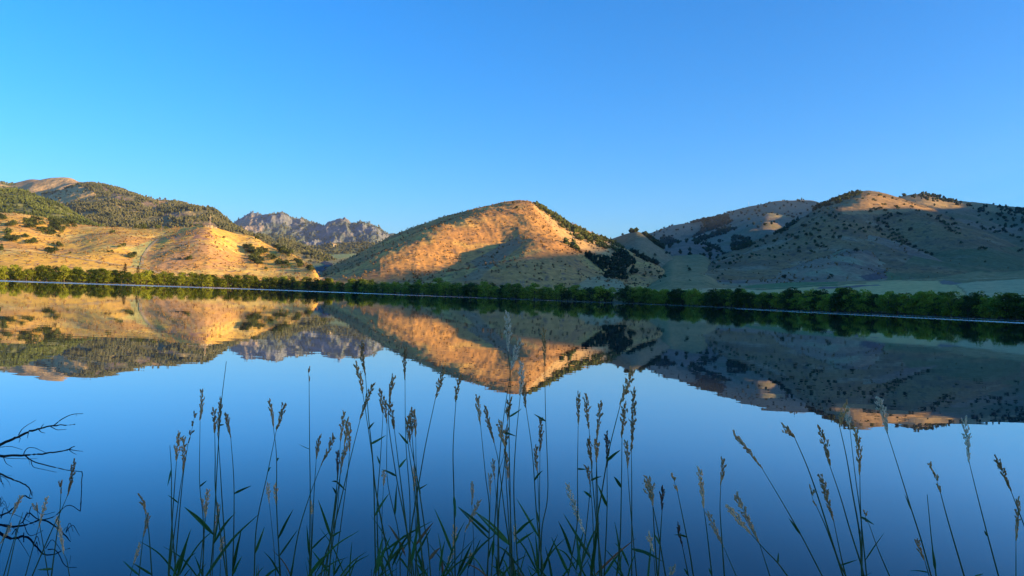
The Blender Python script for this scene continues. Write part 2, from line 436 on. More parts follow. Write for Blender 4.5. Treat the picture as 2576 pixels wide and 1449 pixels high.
# B: wooded ridge
hB = Hill('mountain', z1([(430, 330, 2950), (600, 300, 2900), (700, 262, 2850), (790, 234, 2800), (870, 228, 2750), (940, 218, 2700), (1000, 228, 2680), (1170, 262, 2650), (1280, 300, 2600), (1420, 345, 2560), (1520, 370, 2540), (1600, 396, 2520), (1660, 389, 2500), (1730, 401, 2480), (1850, 435, 2440), (1990, 470, 2400), (2120, 510, 2350), (2200, 560, 2320), (2290, 622, 2280), (2380, 692, 2250), (2500, 760, 2200), (2900, 830, 2150), (3300, 990, 2100), (3500, 1080, 2050)]),
          [(0, 1500, 20), (900, 1500, 25)], (330, 190), 1.35, .25, relief=((300, 18, 'r'), (110, 9, 's'), (36, 3, 'p')), smooth=2, material=M_FARLAND,
          feats=[(z1([(1430, 350), (1300, 480), (1150, 600)]), (0, 13, 13), 80), (z1([(1700, 400), (1750, 520), (1800, 640)]), (0, 13, 13), 70), (z1([(1560, 420), (1500, 520), (1480, 640)]), (0, -18, -18), 80),
                 (z1([(1000, 260), (960, 420), (900, 600)]), (0, -15, -13), 90), (z1([(2000, 480), (2100, 600), (2150, 660)]), (0, 11, 11), 60)])
# B2: nearer green slope at the left edge
hB2 = Hill('mountain', z1([(-700, 240, 1900), (-300, 265, 1850), (0, 285, 1800), (150, 289, 1800), (300, 320, 1780), (430, 370, 1750), (560, 432, 1720), (650, 482, 1700), (750, 540, 1680), (850, 592, 1650), (950, 645, 1620), (1050, 700, 1600)]),
           [(-300, 1180, 40), (400, 1180, 40)], (150, 110), 1.3, .2, relief=((200, 18, 'r'), (60, 6, 'p'), (20, 2.5, 'p')), material=M_FARLAND)
# C: rocky peaks far up the canyon
def low(d, pts): return [(p[0], p[1] + d, p[2]) for p in pts]
hC = Hill('mountain', z2(low(22, [(-100, 520, 5600), (60, 440, 5600), (200, 355, 5600), (270, 325, 5600), (330, 290, 5600), (400, 255, 5650), (490, 200, 5700), (550, 218, 5700), (620, 232, 5650), (700, 222, 5600), (790, 213, 5600), (850, 235, 5500), (900, 260, 5450), (960, 270, 5400), (1030, 267, 5400), (1080, 285, 5350), (1130, 300, 5300), (1180, 340, 5250), (1220, 360, 5200), (1280, 325, 5250), (1340, 300, 5300), (1390, 292, 5300), (1440, 310, 5250), (1490, 350, 5200), (1540, 345, 5200), (1590, 340, 5150), (1650, 360, 5100), (1720, 370, 5050), (1780, 400, 5000), (1850, 470, 4950), (1950, 540, 4900), (2100, 600, 4900)])),
          [(600, 3900, 150), (900, 3900, 140), (1050, 3900, 140)], (420, 210), 1.15, .3, relief=((420, 30, 'r'), (150, 34, 's'), (90, 24, 's'), (40, 6, 'r')), smooth=1, material=M_FARLAND,
          feats=[(z2([(490, 215), (560, 330), (600, 380)]), (0, 34, 27), 110), (z2([(430, 280), (420, 350), (400, 385)]), (0, -45, -36), 120), (z2([(960, 290), (900, 420), (850, 520)]), (0, -30, -27), 120),
                 (z2([(1180, 360), (1130, 460), (1100, 540)]), (0, -41, -40), 120), (z2([(1280, 340), (1300, 440), (1230, 540)]), (0, 34, 31), 110), (z2([(1400, 310), (1470, 420), (1540, 500)]), (0, 30, 27), 110), (z2([(800, 240), (860, 380), (930, 470)]), (0, 34, 27), 120), (z2([(1600, 360), (1650, 440), (1680, 510)]), (0, 26, 22), 100)])
hC2 = Hill('mountain', z2([(1650, 520, 7000), (1750, 470, 7000), (1820, 440, 7000), (1870, 425, 7000), (1920, 415, 7000), (1990, 430, 7000), (2100, 480, 7000), (2250, 560, 7000)]),
           [(900, 5600, 200), (1100, 5600, 200)], (60, 50), 1.3, .2, relief=((300, 60, 'r'), (90, 20, 'p')), material=M_FARLAND)
# C0: wooded foothills and canyon floor
hC0 = Hill('foothill', z2([(900, 640, 3500), (1050, 590, 3500), (1150, 562, 3500), (1300, 540, 3450), (1450, 533, 3400), (1600, 530, 3400), (1700, 538, 3350), (1850, 560, 3300), (2050, 620, 3300)]),
           [(700, 2400, 85), (1000, 2400, 85)], (170, 70), 1.3, .2, relief=((200, 25, 'r'), (60, 8, 'p')), material=M_FARLAND)
hV2 = Hill('valley_floor', z2([(700, 640, 2500), (1000, 640, 2500), (1180, 632, 2450), (1290, 622, 2400), (1420, 616, 2350), (1560, 608, 2300), (1700, 640, 2300), (1900, 700, 2250)]),
           [(600, 640, 2), (1000, 640, 2)], (120, 90), 1.0, .15, relief=((90, 3, 'p'), (30, .8, 'p')))
# D: tan hill on the left
hD = Hill('hill', z1([(-900, 470, 1000), (-400, 500, 1000), (0, 517, 1000), (150, 520, 1000), (300, 537, 1000), (450, 566, 1010), (640, 608, 1020), (800, 634, 1020), (1000, 651, 1000), (1200, 670, 990), (1400, 680, 980), (1600, 685, 970), (1800, 675, 960), (1950, 660, 950), (2050, 648, 940), (2130, 644, 935), (2200, 668, 940), (2300, 700, 960), (2450, 735, 980)]) +
           z2([(350, 428, 990), (490, 440, 990), (540, 462, 985), (640, 520, 960), (750, 572, 930), (860, 604, 900), (950, 645, 870), (1030, 695, 815), (1100, 742, 770), (1150, 800, 730), (1185, 870, 700), (1225, 930, 690), (1290, 990, 690)]),
          [(-400, 620, 3), (0, 610, 3), (300, 640, 3), (640, 665, 3), (760, 650, 2), (830, 640, 1)], (480, 230), 1.35, .2, relief=((160, 6, 'p'), (60, 1.0, 's'), (45, 1.6, 'p'), (9, .8, 'p')), smooth=2,
          feats=[(z1([(1720, 715), (1560, 790), (1470, 960), (1440, 1050)]), (-1, -4, -7, -4), 16), (z1([(2040, 660), (2050, 760), (2120, 860)]), (1, 4, 2), 22), (z1([(1800, 760), (1740, 850), (1700, 980)]), (1, 4, 3), 34),
                 (z1([(640, 640), (620, 760), (560, 900)]), (-2, -8, -5), 30), (z1([(2330, 740), (2430, 860), (2560, 1000)]), (-2, -7, -4), 20), (z1([(1100, 700), (1080, 850), (1000, 1000)]), (2, 7, 4), 50)])
# E: the big central hill
hE = Hill('hill', z2([(1060, 880, 900), (1180, 840, 940), (1260, 765, 970), (1400, 700, 1000), (1560, 620, 1030), (1700, 550, 1050), (1900, 440, 1080), (2100, 365, 1100), (2300, 295, 1110)]) + z3([(560, 373, 1120), (800, 310, 1125), (1000, 258, 1130), (1200, 213, 1140), (1300, 195, 1140), (1400, 185, 1140), (1480, 190, 1140), (1560, 215, 1130), (1700, 300, 1110), (1900, 410, 1080), (2100, 500, 1050), (2250, 555, 1030), (2400, 632, 1010), (2500, 690, 990)]) + z4([(600, 770, 930), (760, 850, 880), (900, 960, 820), (1000, 1050, 760)]),
          [(780, 640, 2), (900, 625, 3), (1200, 590, 3), (1500, 600, 4), (1720, 610, 6)], (520, 270), 1.45, .25, relief=((150, 8, 'p'), (52, 2.8, 's'), (40, 1.6, 'p'), (17, .8, 's'), (9, 1.1, 'p')), smooth=3,
          feats=[(z3([(1380, 420), (1250, 560), (1000, 720), (760, 850), (500, 950)]), (-8, -36, -34, -18, -6), (30, 38, 42, 40, 36)),
                 (z3([(1150, 250), (850, 430), (520, 640), (200, 830), (60, 920)]), (0, 12, 26, 20, 8), (40, 44, 50, 48, 40)),
                 (z3([(520, 480), (220, 660), (-30, 800), (-150, 880)]), (-5, -13, -13, -6), (46, 50, 50, 40)),
                 (z3([(1450, 300), (1480, 520), (1420, 700), (1250, 850)]), (3, 22, 28, 14), (40, 44, 50, 50)),
                 (z3([(1720, 360), (1950, 640), (2250, 900)]), (2, -8, -8), (30, 34, 30))])
# F, G: right-hand back hills
hF = Hill('hill', z4([(-300, 800, 1180), (100, 640, 1180), (240, 582, 1170), (330, 552, 1160), (430, 513, 1140), (540, 488, 1130), (600, 512, 1120), (680, 582, 1110), (760, 642, 1100), (850, 712, 1090), (930, 775, 1080), (1050, 860, 1060)]),
          [(1400, 860, 15), (1800, 860, 20)], (150, 110), 1.4, .2, relief=((120, 6, 'p'), (35, 2.5, 'p'), (10, .8, 'p')))
hG = Hill('hill', z4([(300, 700, 2600), (450, 610, 2600), (630, 525, 2600), (750, 480, 2600), (900, 430, 2600), (1060, 405, 2600), (1090, 408, 2600), (1200, 380, 2600), (1350, 335, 2600), (1500, 285, 2600), (1650, 240, 2600), (1800, 215, 2600), (1900, 192, 2600), (1960, 183, 2600), (2100, 180, 2600), (2240, 178, 2600), (2330, 187, 2600), (2420, 210, 2550), (2576, 235, 2500), (2900, 330, 2500)]),
          [(1500, 1700, 90), (2200, 1700, 90)], (240, 130), 1.4, .25, relief=((260, 22, 'p'), (80, 8, 'p'), (25, 2, 'p')),
          feats=[(z4([(1120, 420), (1000, 520), (860, 600)]), (0, -35, -35), 60), (z4([(1500, 300), (1350, 420), (1150, 520)]), (0, -25, -25), 60)])
hG3 = Hill('hill', z4([(700, 680, 1950), (850, 640, 1950), (1040, 577, 1980), (1250, 500, 2020), (1500, 425, 2060), (1700, 355, 2100), (1850, 308, 2120), (1960, 315, 2120), (2110, 345, 2080), (2300, 400, 2050), (2500, 470, 2000)]),
           [(1600, 1350, 75), (2100, 1350, 80)], (170, 100), 1.35, .2, relief=((160, 12, 'p'), (50, 4, 'p'), (14, 1, 'p')),
           feats=[(z4([(1500, 440), (1400, 540), (1250, 620)]), (0, -18, -18), 45), (z4([(1750, 400), (1650, 500), (1500, 600)]), (0, 18, 15), 50)])
hG2 = Hill('hill', z4([(760, 690, 1560), (840, 640, 1560), (950, 602, 1570), (1060, 585, 1580), (1150, 607, 1560), (1300, 652, 1530), (1400, 700, 1500), (1550, 780, 1450)]),
           [(1700, 1250, 66), (1850, 1250, 66)], (90, 60), 1.4, .2, relief=((80, 4, 'p'), (25, 1.5, 'p')))
# I: far right ridge, H: big right hill, J: its smooth front spur
hI = Hill('hill', z5([(1000, 230, 1950), (1200, 170, 1950), (1320, 138, 1950), (1450, 118, 1950), (1550, 116, 1950), (1650, 128, 1930), (1800, 168, 1900), (1950, 190, 1880), (2100, 203, 1860), (2300, 232, 1840), (2450, 242, 1820), (2576, 248, 1800), (2900, 250, 1800), (3400, 300, 1800)]),
          [(2300, 900, 42), (2900, 850, 40)], (240, 150), 1.25, .3, relief=((200, 16, 'p'), (90, 6, 's'), (60, 3, 'p'), (14, 1.2, 'p')),
          feats=[(z5([(2100, 230), (2250, 350), (2500, 480)]), (0, -25, -20), 50), (z5([(1800, 260), (2000, 400), (2300, 520)]), (0, 16, 14), 60)])
hH = Hill('hill', z4([(1150, 890, 1020), (1300, 800, 1120), (1400, 742, 1180), (1500, 692, 1220), (1600, 650, 1250), (1750, 562, 1290), (1900, 492, 1320), (2050, 422, 1350), (2200, 345, 1380), (2350, 266, 1400), (2450, 216, 1410), (2550, 178, 1420)]) + z5([(850, 118, 1420), (920, 98, 1420), (1000, 90, 1420), (1100, 98, 1410), (1200, 122, 1400), (1300, 150, 1390), (1400, 185, 1370), (1500, 222, 1350), (1640, 270, 1330), (1800, 345, 1290), (1950, 400, 1250), (2100, 460, 1210), (2300, 560, 1160), (2576, 690, 1100), (2800, 800, 1050)]),
          [(1750, 740, 30), (2000, 720, 26), (2300, 700, 26), (2700, 700, 30)], (480, 230), 1.35, .3, relief=((170, 9, 'p'), (75, 4, 's'), (50, 2, 'p'), (22, 1.0, 's'), (12, .8, 'p')), smooth=2,
          feats=[(z5([(1150, 330), (1190, 460), (1400, 590), (1650, 720)]), (-5, -18, -22, -10), (26, 34, 36, 30)), (z5([(760, 120), (700, 300), (500, 500), (250, 700)]), (2, 14, 16, 8), (40, 50, 50, 40)), (z5([(300, 350), (200, 450), (50, 560)]), (-5, -16, -12), 34),
                 (z5([(1640, 300), (1800, 480), (1950, 650)]), (0, 12, 10), 50), (z5([(1750, 320), (1850, 420), (1930, 520)]), (0, -10, -8), 24)])
hJ = Hill('hill', z4([(1000, 1000, 800), (1150, 965, 840), (1300, 925, 890)]) + z5([(-350, 890, 920), (-100, 845, 960), (100, 800, 980), (250, 748, 1000), (420, 690, 1010), (600, 616, 1020), (740, 556, 1020), (860, 517, 1020), (1000, 525, 1010), (1150, 565, 990), (1300, 610, 970), (1450, 665, 940), (1600, 725, 910), (1700, 772, 880), (1850, 850, 840), (2050, 930, 800)]),
          [(1800, 690, 20), (2100, 680, 22), (2450, 680, 24)], (300, 150), 1.5, .3, relief=((110, 6, 'p'), (46, 2.4, 's'), (34, 1, 'p'), (9, .6, 'p')), smooth=3,
          feats=[(z5([(860, 540), (650, 720), (300, 830)]), (0, -8, -6), 22), (z5([(1000, 560), (760, 760), (500, 900)]), (0, 9, 7), 34), (z5([(1150, 620), (1250, 760), (1200, 900)]), (0, -7, -5), 28)])
# V: valley meadows and fields behind the trees on the right
hV = Hill('meadow', z3([(1500, 1120, 520), (1900, 1110, 560)]) + z4([(0, 1100, 580), (300, 1078, 620), (600, 1000, 780), (760, 860, 980), (880, 770, 1230), (1130, 758, 1330), (1250, 780, 1280), (1330, 850, 1080), (1400, 905, 960), (1600, 975, 800), (1900, 995, 720), (2200, 1005, 690)]) + z5([(600, 1003, 680), (1200, 985, 690), (1700, 960, 720), (2100, 900, 800), (2350, 905, 760), (2576, 885, 780), (3000, 880, 800), (3600, 890, 800)]),
          [(1200, 480, 3), (1500, 480, 3), (1853, 430, 3), (2108, 375, 3), (2576, 315, 3), (3000, 280, 3)], (380, 150), 1.0, .12, back=.04, relief=((120, 1.5, 'p'), (30, .5, 'p'), (8, .25, 'p')), smooth=3, pre=14)
hills = [hA, hB, hB2, hC, hC2, hC0, hV2, hD, hE, hF, hG, hG3, hG2, hI, hH, hJ, hV]

hA.paint((.40, .27, .12), [(None, (.32, .2, .09), 300, .1, .2), (z1([(-700, 150), (0, 180), (90, 200), (160, 215), (170, 300), (-700, 330)]), GREEN, 120, .0, .2)])
hB.paint((.1, .1, .05), [(None, (.17, .15, .07), 160, .05, .12), (z1([(860, 255), (1000, 330), (900, 360), (700, 420), (500, 420), (420, 380), (640, 270), (780, 225)]), (.40, .27, .11), 200, -.5, .2),
                             (z1([(1590, 380), (1740, 395), (1700, 430), (1620, 425)]), (.38, .25, .11), 200, -.5, .2), (z1([(1180, 430), (1450, 500), (1400, 540), (1250, 500)]), (.3, .22, .09), 60, .0, .1),
                             (z1([(1740, 430), (2000, 520), (2000, 560), (1760, 480)]), (.26, .2, .09), 60, -.05, .1), (z1([(1000, 230), (1500, 390), (2350, 680), (2200, 690), (1200, 400)]), (.16, .12, .085), 90, .0, .12)])
hB2.paint((.075, .1, .034), [(None, (.15, .15, .055), 60, .05, .15)])
hC.paint((.135, .145, .15), [(None, (.08, .1, .085), 260, -.03, .1), (None, (.18, .165, .15), 150, .17, .08), (z2([(250, 340), (500, 230), (620, 330), (600, 390), (300, 400)]), (.24, .19, .14), 300, -.15, .2), (z2([(300, 400), (900, 420), (1100, 560), (300, 600)]), (.08, .095, .045), 200, -.3, .15)])
hC2.paint((.08, .1, .08)); hC0.paint((.075, .09, .05), [(None, (.13, .12, .06), 80, .1, .1)])
hV2.paint((.38, .28, .11), [(None, (.26, .24, .08), 150, .0, .2), (z2([(1270, 610), (1580, 600), (1540, 640), (1300, 680)]), (.36, .36, .11), 300, -.6, .2), (z2([(1040, 640), (1290, 640), (1280, 690), (1100, 690)]), (.09, .1, .045), 60, -.1, .2), (z2([(1140, 760), (1460, 760), (1460, 900), (1140, 900)]), (.2, .17, .1), 60, -.2, .2)])
hD.paint((.54, .325, .06), [(None, (.43, .24, .065), 90, .02, .15), (None, (.54, .38, .1), 50, .15, .12), (None, (.25, .15, .085), 7, .17, .06), (z1([(1290, 880), (1560, 780), (1480, 960), (1420, 1080), (1320, 1060), (1380, 940)]), (.36, .32, .1), 60, -.3, .2),
                           (z1([(1930, 680), (2080, 670), (2180, 780), (2120, 800), (1990, 800), (1740, 810), (1700, 760)]), (.3, .165, .095), 14, .05, .1), (z1([(2130, 760), (2230, 900), (2260, 1080), (2180, 950)]), (.32, .18, .095), 14, .05, .1), (z1([(1480, 900), (1900, 760), (2300, 900), (2500, 1080), (1480, 1090)]), (.4, .225, .09), 30, .0, .2)], gain=1.36)
hE.paint((.43, .225, .068), [(None, (.36, .185, .062), 70, .0, .15), (None, (.48, .29, .08), 60, .15, .12), (None, (.2, .12, .06), 8, .17, .07), (z3([(1500, 180), (2000, 460), (2450, 640), (2300, 740), (1900, 640), (1700, 420)]), (.46, .29, .11), 100, -.3, .2), (z3([(700, 1000), (1000, 880), (900, 800), (1350, 560), (1420, 520), (1430, 640), (1200, 800), (1000, 980)]), (.25, .17, .085), 50, -.25, .2), (z3([(1950, 1100), (2100, 950), (2350, 950), (2600, 1100)]), (.3, .24, .11), 60, -.2, .2)])  # the notch-shaped gully layer paints shade into the hill's colour
hF.paint((.26, .2, .1), [(None, (.2, .18, .085), 60, .0, .15)], gain=.98)
hG.paint((.27, .21, .125), [(None, (.2, .17, .1), 120, .05, .15), (z4([(1090, 400), (1450, 330), (1500, 400), (1250, 500), (1000, 600), (760, 640), (800, 560), (1000, 540)]), (.07, .085, .05), 160, -.2, .15)], gain=.98)
hG3.paint((.27, .2, .12), [(None, (.2, .17, .09), 80, .05, .15), (z4([(1840, 300), (1960, 310), (2110, 345), (1900, 360)]), (.36, .28, .12), 80, -.6, .1)], gain=.98)  # last layer: sunlit patch on the spur crest, painted in as lighter colour
hG2.paint((.26, .18, .115), [(None, (.2, .15, .09), 50, .05, .15)], gain=.98)
hI.paint((.25, .18, .1), [(None, (.19, .16, .075), 110, .0, .15), (z5([(1320, 130), (2000, 190), (2576, 240), (2576, 330), (2000, 260), (1500, 220)]), (.36, .25, .11), 80, -.3, .2), (z5([(1700, 760), (2576, 760), (2576, 1000), (1700, 1000)]), (.15, .16, .065), 80, -.3, .2)], gain=.98)  # ridge-top layer is a strip of sunlight put into the colour
hH.paint((.3, .195, .08), [(None, (.23, .155, .075), 90, .0, .15), (None, (.33, .25, .13), 60, .18, .12), (None, (.14, .1, .065), 9, .18, .06), (z5([(720, 240), (900, 140), (1050, 110), (1640, 270), (1100, 320), (740, 320)]), (.42, .26, .11), 100, -.4, .2), (z5([(1500, 700), (2576, 640), (2576, 1000), (1200, 1000), (1300, 880)]), (.17, .165, .07), 90, -.2, .2)], gain=.92)  # hilltop layer paints the sunlit cap lighter and more orange
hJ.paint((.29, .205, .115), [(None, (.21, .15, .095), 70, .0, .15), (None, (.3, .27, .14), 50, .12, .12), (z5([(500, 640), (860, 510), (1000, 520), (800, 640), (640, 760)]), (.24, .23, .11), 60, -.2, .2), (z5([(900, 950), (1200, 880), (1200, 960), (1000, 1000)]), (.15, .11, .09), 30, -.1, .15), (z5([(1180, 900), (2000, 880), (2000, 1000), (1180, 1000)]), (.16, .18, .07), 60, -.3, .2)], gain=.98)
hV.paint((.3, .2, .085), [(None, (.23, .17, .07), 80, .0, .15), (None, (.27, .2, .09), 40, .15, .1), (None, (.15, .13, .055), 12, .14, .08), (z4([(1600, 1060), (1750, 1010), (2576, 985), (2576, 1060), (1900, 1075)]), (.14, .17, .065), 200, -.7, .1),
                            (z5([(200, 1075), (600, 1045), (1150, 1000), (1450, 990), (1720, 992), (1740, 1030), (1880, 1035), (1970, 1110), (1970, 1200), (0, 1200), (-700, 1110)]), (.47, .33, .13), 200, -.8, .1),
                            (z5([(1890, 1030), (2150, 1000), (2900, 960), (2900, 1300), (1985, 1300), (1985, 1100)]), (.4, .31, .15), 200, -.8, .1),
                            (z5([(440, 1075), (540, 1055), (900, 1035), (1100, 1035), (1130, 1045), (900, 1058), (600, 1078)]), (.2, .13, .1), 200, -.8, .1), (z5([(1710, 1000), (1760, 985), (1880, 1005), (1960, 1020), (1880, 1033), (1740, 1030)]), (.21, .15, .11), 200, -.8, .1),
                            (z4([(240, 1110), (600, 1090), (1400, 1070), (1900, 1090), (1900, 1120), (240, 1120)]), (.45, .32, .14), 100, -.6, .1)], gain=1.25)
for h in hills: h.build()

# the ridge that keeps the low sun off the lake: off to the right and behind the camera, where its shadow edge needs it
SHX, SHY = 0.95, -0.31
_n = math.hypot(SHX, SHY); SHX /= _n; SHY /= _n
TR = 1250.0
RID = [(-1500, 20), (0, 40), (337, 50), (493, 59), (587, 72), (830, 89), (950, 112), (1080, 130), (1427, 126), (1500, 130), (1800, 160), (2034, 172), (2170, 244), (2230, 256), (2450, 345), (2560, 375), (2644, 382), (2720, 356), (2790, 312), (2900, 300), (3100, 220), (3500, 60), (4000, 10)]
_us = np.linspace(-1500, 4000, 240)
_vs = np.interp(_us, [r[0] for r in RID], [r[1] for r in RID])
_vs = np.convolve(np.pad(_vs, 2, 'edge'), np.ones(5) / 5, 'valid')
ts = np.concatenate([np.linspace(-620, 0, 40), np.linspace(20, 900, 30)])
UU, TT = np.meshgrid(_us, ts, indexing='ij')
top = (_vs + TR * SUN_TAN)[:, None]
prof = np.where(TT < 0, 1 - np.abs(TT / 620) ** 1.25, 1 - (TT / 900) ** 1.4)
RZ = top * prof
RX = SHX * (TR + TT) - SHY * UU; RY = SHY * (TR + TT) + SHX * UU
RZ = RZ + fbm(RX, RY, 160, 4, 3) * 14 * np.clip(np.abs(TT) / 80, 0.0, 1) + fbm(RX, RY, 30, 3, 9) * 1.5 - 3
hR = Hill.__new__(Hill); hR.name = 'hill'; hR.V = np.stack([RX, RY, RZ], -1).reshape(-1, 3)
nu, nt_ = RX.shape
i, j = np.meshgrid(np.arange(nu - 1), np.arange(nt_ - 1), indexing='ij'); q = (i * nt_ + j).ravel()
hR.quads = np.stack([q, q + 1, q + nt_ + 1, q + nt_], -1); hR.material = M_LAND
hR.color = np.empty(RX.shape + (3,)); hR.color[:] = (.27, .2, .1)
hR.build()
#--NEXT--
# ------------------------------------------------------------------ tracks and the canyon road, draped on the hills
def drape(name, hill, pts, width, material, lift=.35, n=60):
    p = [hill.hit(*q) for q in smooth_line(pts, n)]
    V = []; Fq = []
    for k, c in enumerate(p):
        t = p[min(k + 1, n - 1)][:2] - p[max(k - 1, 0)][:2]; t = t / (np.linalg.norm(t) + 1e-6); nrm = np.array([-t[1], t[0]])
        for sgn in (-1, 1):
            q = c[:2] + nrm * width * .5 * sgn
            V.append((q[0], q[1], hill.zat(q[0], q[1]) + lift))
    Fq = [(2 * k, 2 * k + 2, 2 * k + 3, 2 * k + 1) for k in range(n - 1)]
    obj(name, mesh_np(name, V, Fq), material, kind='structure')
drape('path', hD, z1([(-40, 885), (80, 893), (330, 910), (500, 930), (700, 965), (900, 995), (1100, 1025), (1240, 1050)]), 3.6, M_PATH)
drape('path', hD, z1([(1270, 1062), (1430, 1078), (1560, 1110), (1650, 1130)]), 4, M_PATH, n=40)
drape('path', hD, z1([(470, 890), (560, 888), (660, 885)]), 2.5, M_PATH, n=20)
drape('path', hD, z1([(1280, 850), (1380, 848), (1480, 860)]), 2.5, M_PATH, n=20)
drape('path', hD, z1([(1440, 1040), (1455, 960), (1520, 860), (1600, 780)]), 3, M_PATH, n=30)
drape('path', hV, z5([(-900, 1092), (-500, 1080), (0, 1070), (500, 1040), (1000, 1008), (1500, 985), (1750, 982), (2200, 975), (2576, 962)]), 3.2, M_PATH, .25, 90)
drape('road', hV2, z2([(1400, 850), (1300, 815), (1230, 795), (1190, 775), (1185, 762), (1215, 755), (1255, 745), (1272, 730), (1250, 714), (1190, 700), (1120, 690)]), 16, M_ROAD, .6, 60)

# ------------------------------------------------------------------ foliage meshes
def leafy(name, lobes, n, size, r, up=.25, core=True, flat=1.0):
    """leaf-sized faces spread over overlapping lobes, each (centre, radius)"""
    V = []; Fq = []
    w = np.array([l[1] ** 2 for l in lobes]); w /= w.sum()
    for _ in range(n):
        c, rad = lobes[r.choice(len(lobes), p=w)]
        d = r.normal(size=3); d /= np.linalg.norm(d)
        if d[2] < -.5: d[2] *= -1
        p = np.array(c) + d * rad * np.array([1, 1, flat]) * r.uniform(.72, 1.06)
        nn = d + r.normal(size=3) * .55 + np.array([0, 0, up]); nn /= np.linalg.norm(nn)
        a = np.cross(nn, r.normal(size=3)); a /= np.linalg.norm(a); b = np.cross(nn, a)
        s1, s2 = size * r.uniform(.6, 1.3), size * r.uniform(.4, .9)
        k = len(V)
        V += [p - a * s1, p - b * s2, p + a * s1, p + b * s2]; Fq.append((k, k + 1, k + 2, k + 3))
    return mesh_np(name, V, Fq, False)
def willow(seed):
    r = np.random.default_rng(seed)
    h = 10.0; wd = r.uniform(3.0, 4.1); lobes = []
    for k in range(34):
        z = r.uniform(.03, .93) * h
        env = wd * (.85 + .32 * math.sin(min(1, z / h * 1.15) * math.pi) ** .8) * (1 if z < .6 * h else 1 - .55 * (z / h - .6) / .4)
        a = r.uniform(0, 2 * math.pi); q = env * math.sqrt(r.uniform(.1, 1)) * .72
        lobes.append(((q * math.cos(a), q * math.sin(a), z), r.uniform(.8, 1.6)))
    lobes.append(((0, 0, h * .45), wd * .55)); lobes.append(((r.uniform(-.5, .5), 0, h * .78), wd * .42))
    crown = leafy('willow_crown', lobes, 1900, .33, r)
    V, Fc = tube_geo([(0, 0, -.6), (.1, .05, 1.5), (.2, -.1, 4), (.1, .2, 7)], [.38, .3, .2, .08], 7)
    for k in range(4):
        a = r.uniform(0, 6.28); x, y = math.cos(a), math.sin(a)
        tube_geo([(.1, 0, 1.2 + k * .6), (x * 1.1, y * 1.1, 3.2 + k * .6), (x * 1.9, y * 1.9, 5.5 + k * .5)], [.18, .12, .04], 5, V, Fc)
    return crown, mesh_np('willow_trunk', V, Fc)
WILLOWS = [willow(100 + k) for k in range(9)]
for c, t in WILLOWS: c.materials.append(M_WILLOW); t.materials.append(M_BARK)

# ------------------------------------------------------------------ the belt of willows along the far shore
spots = []
px = -130.0; k = 0
tr = np.random.default_rng(5)
while px < 2700:
    Yd = shoreY(px); near_ = px > 1500; step = tr.uniform(2.8, 4.2) if near_ else tr.uniform(3.4, 5.2)
    spots.append((px, Yd + tr.uniform(.2, 1.8), tr.uniform(.8 if near_ else .66, 1.14), 0))
    px += step / Yd * FPX * .93
px = -120.0
while px < 2700:
    Yd = shoreY(px)
    spots.append((px, Yd + tr.uniform(5, 9), tr.uniform(.8, 1.14), 1))
    px += (tr.uniform(4.6, 7.0) if px > 1500 else tr.uniform(6.5, 9.5)) / Yd * FPX
spots = [s for s in spots if not (1548 < s[0] < 1562) and not (s[3] == 1 and 1535 < s[0] < 1575)]
spots.append((1100, float(shoreY(1100)) + 13, 1.32, 2))
spots += [(1990, float(shoreY(1990)) + 9, 1.16, 1), (2115, float(shoreY(2115)) + 8, 1.22, 1), (2135, float(shoreY(2135)) + 9, 1.2, 1), (2460, float(shoreY(2460)) + 8, 1.15, 1)]
spots.sort()
rowc = [0, 0, 0]
def ordinal(n): return '%d%s' % (n, 'th' if 10 <= n % 100 <= 20 else {1: 'st', 2: 'nd', 3: 'rd'}.get(n % 10, 'th'))
for px, Yd, sc_, row in spots:
    rowc[row] += 1
    light = 'sunlit yellow-green' if px < 810 else 'shaded dark green'
    if row == 2: lab = 'tall rounded tree with a sunlit top standing above the shaded shore belt'
    elif row == 0: lab = '%s willow at the waterline, %s in the front row from the left' % (light, ordinal(rowc[0]))
    else: lab = '%s willow in the second row behind the waterline, %s from the left' % (light, ordinal(rowc[1]))
    if px < 0 or px > 2576: lab = lab.replace('from the left', 'from the left end')
    x = A(px) * Yd
    e = obj('willow_tree', None, label=lab, cat='tree', group='belt of willows along the far shore', loc=(x, Yd, .35))
    e.rotation_euler.z = tr.uniform(0, 6.28); wx = 1.22 if px > 1200 else 1.08; e.scale = (sc_ * tr.uniform(.95, 1.2) * wx, sc_ * tr.uniform(.95, 1.2) * wx, sc_ * (.87 + .03 * row))
    c, t = WILLOWS[tr.integers(len(WILLOWS))]
    obj('crown', c, parent=e); obj('trunk', t, parent=e)

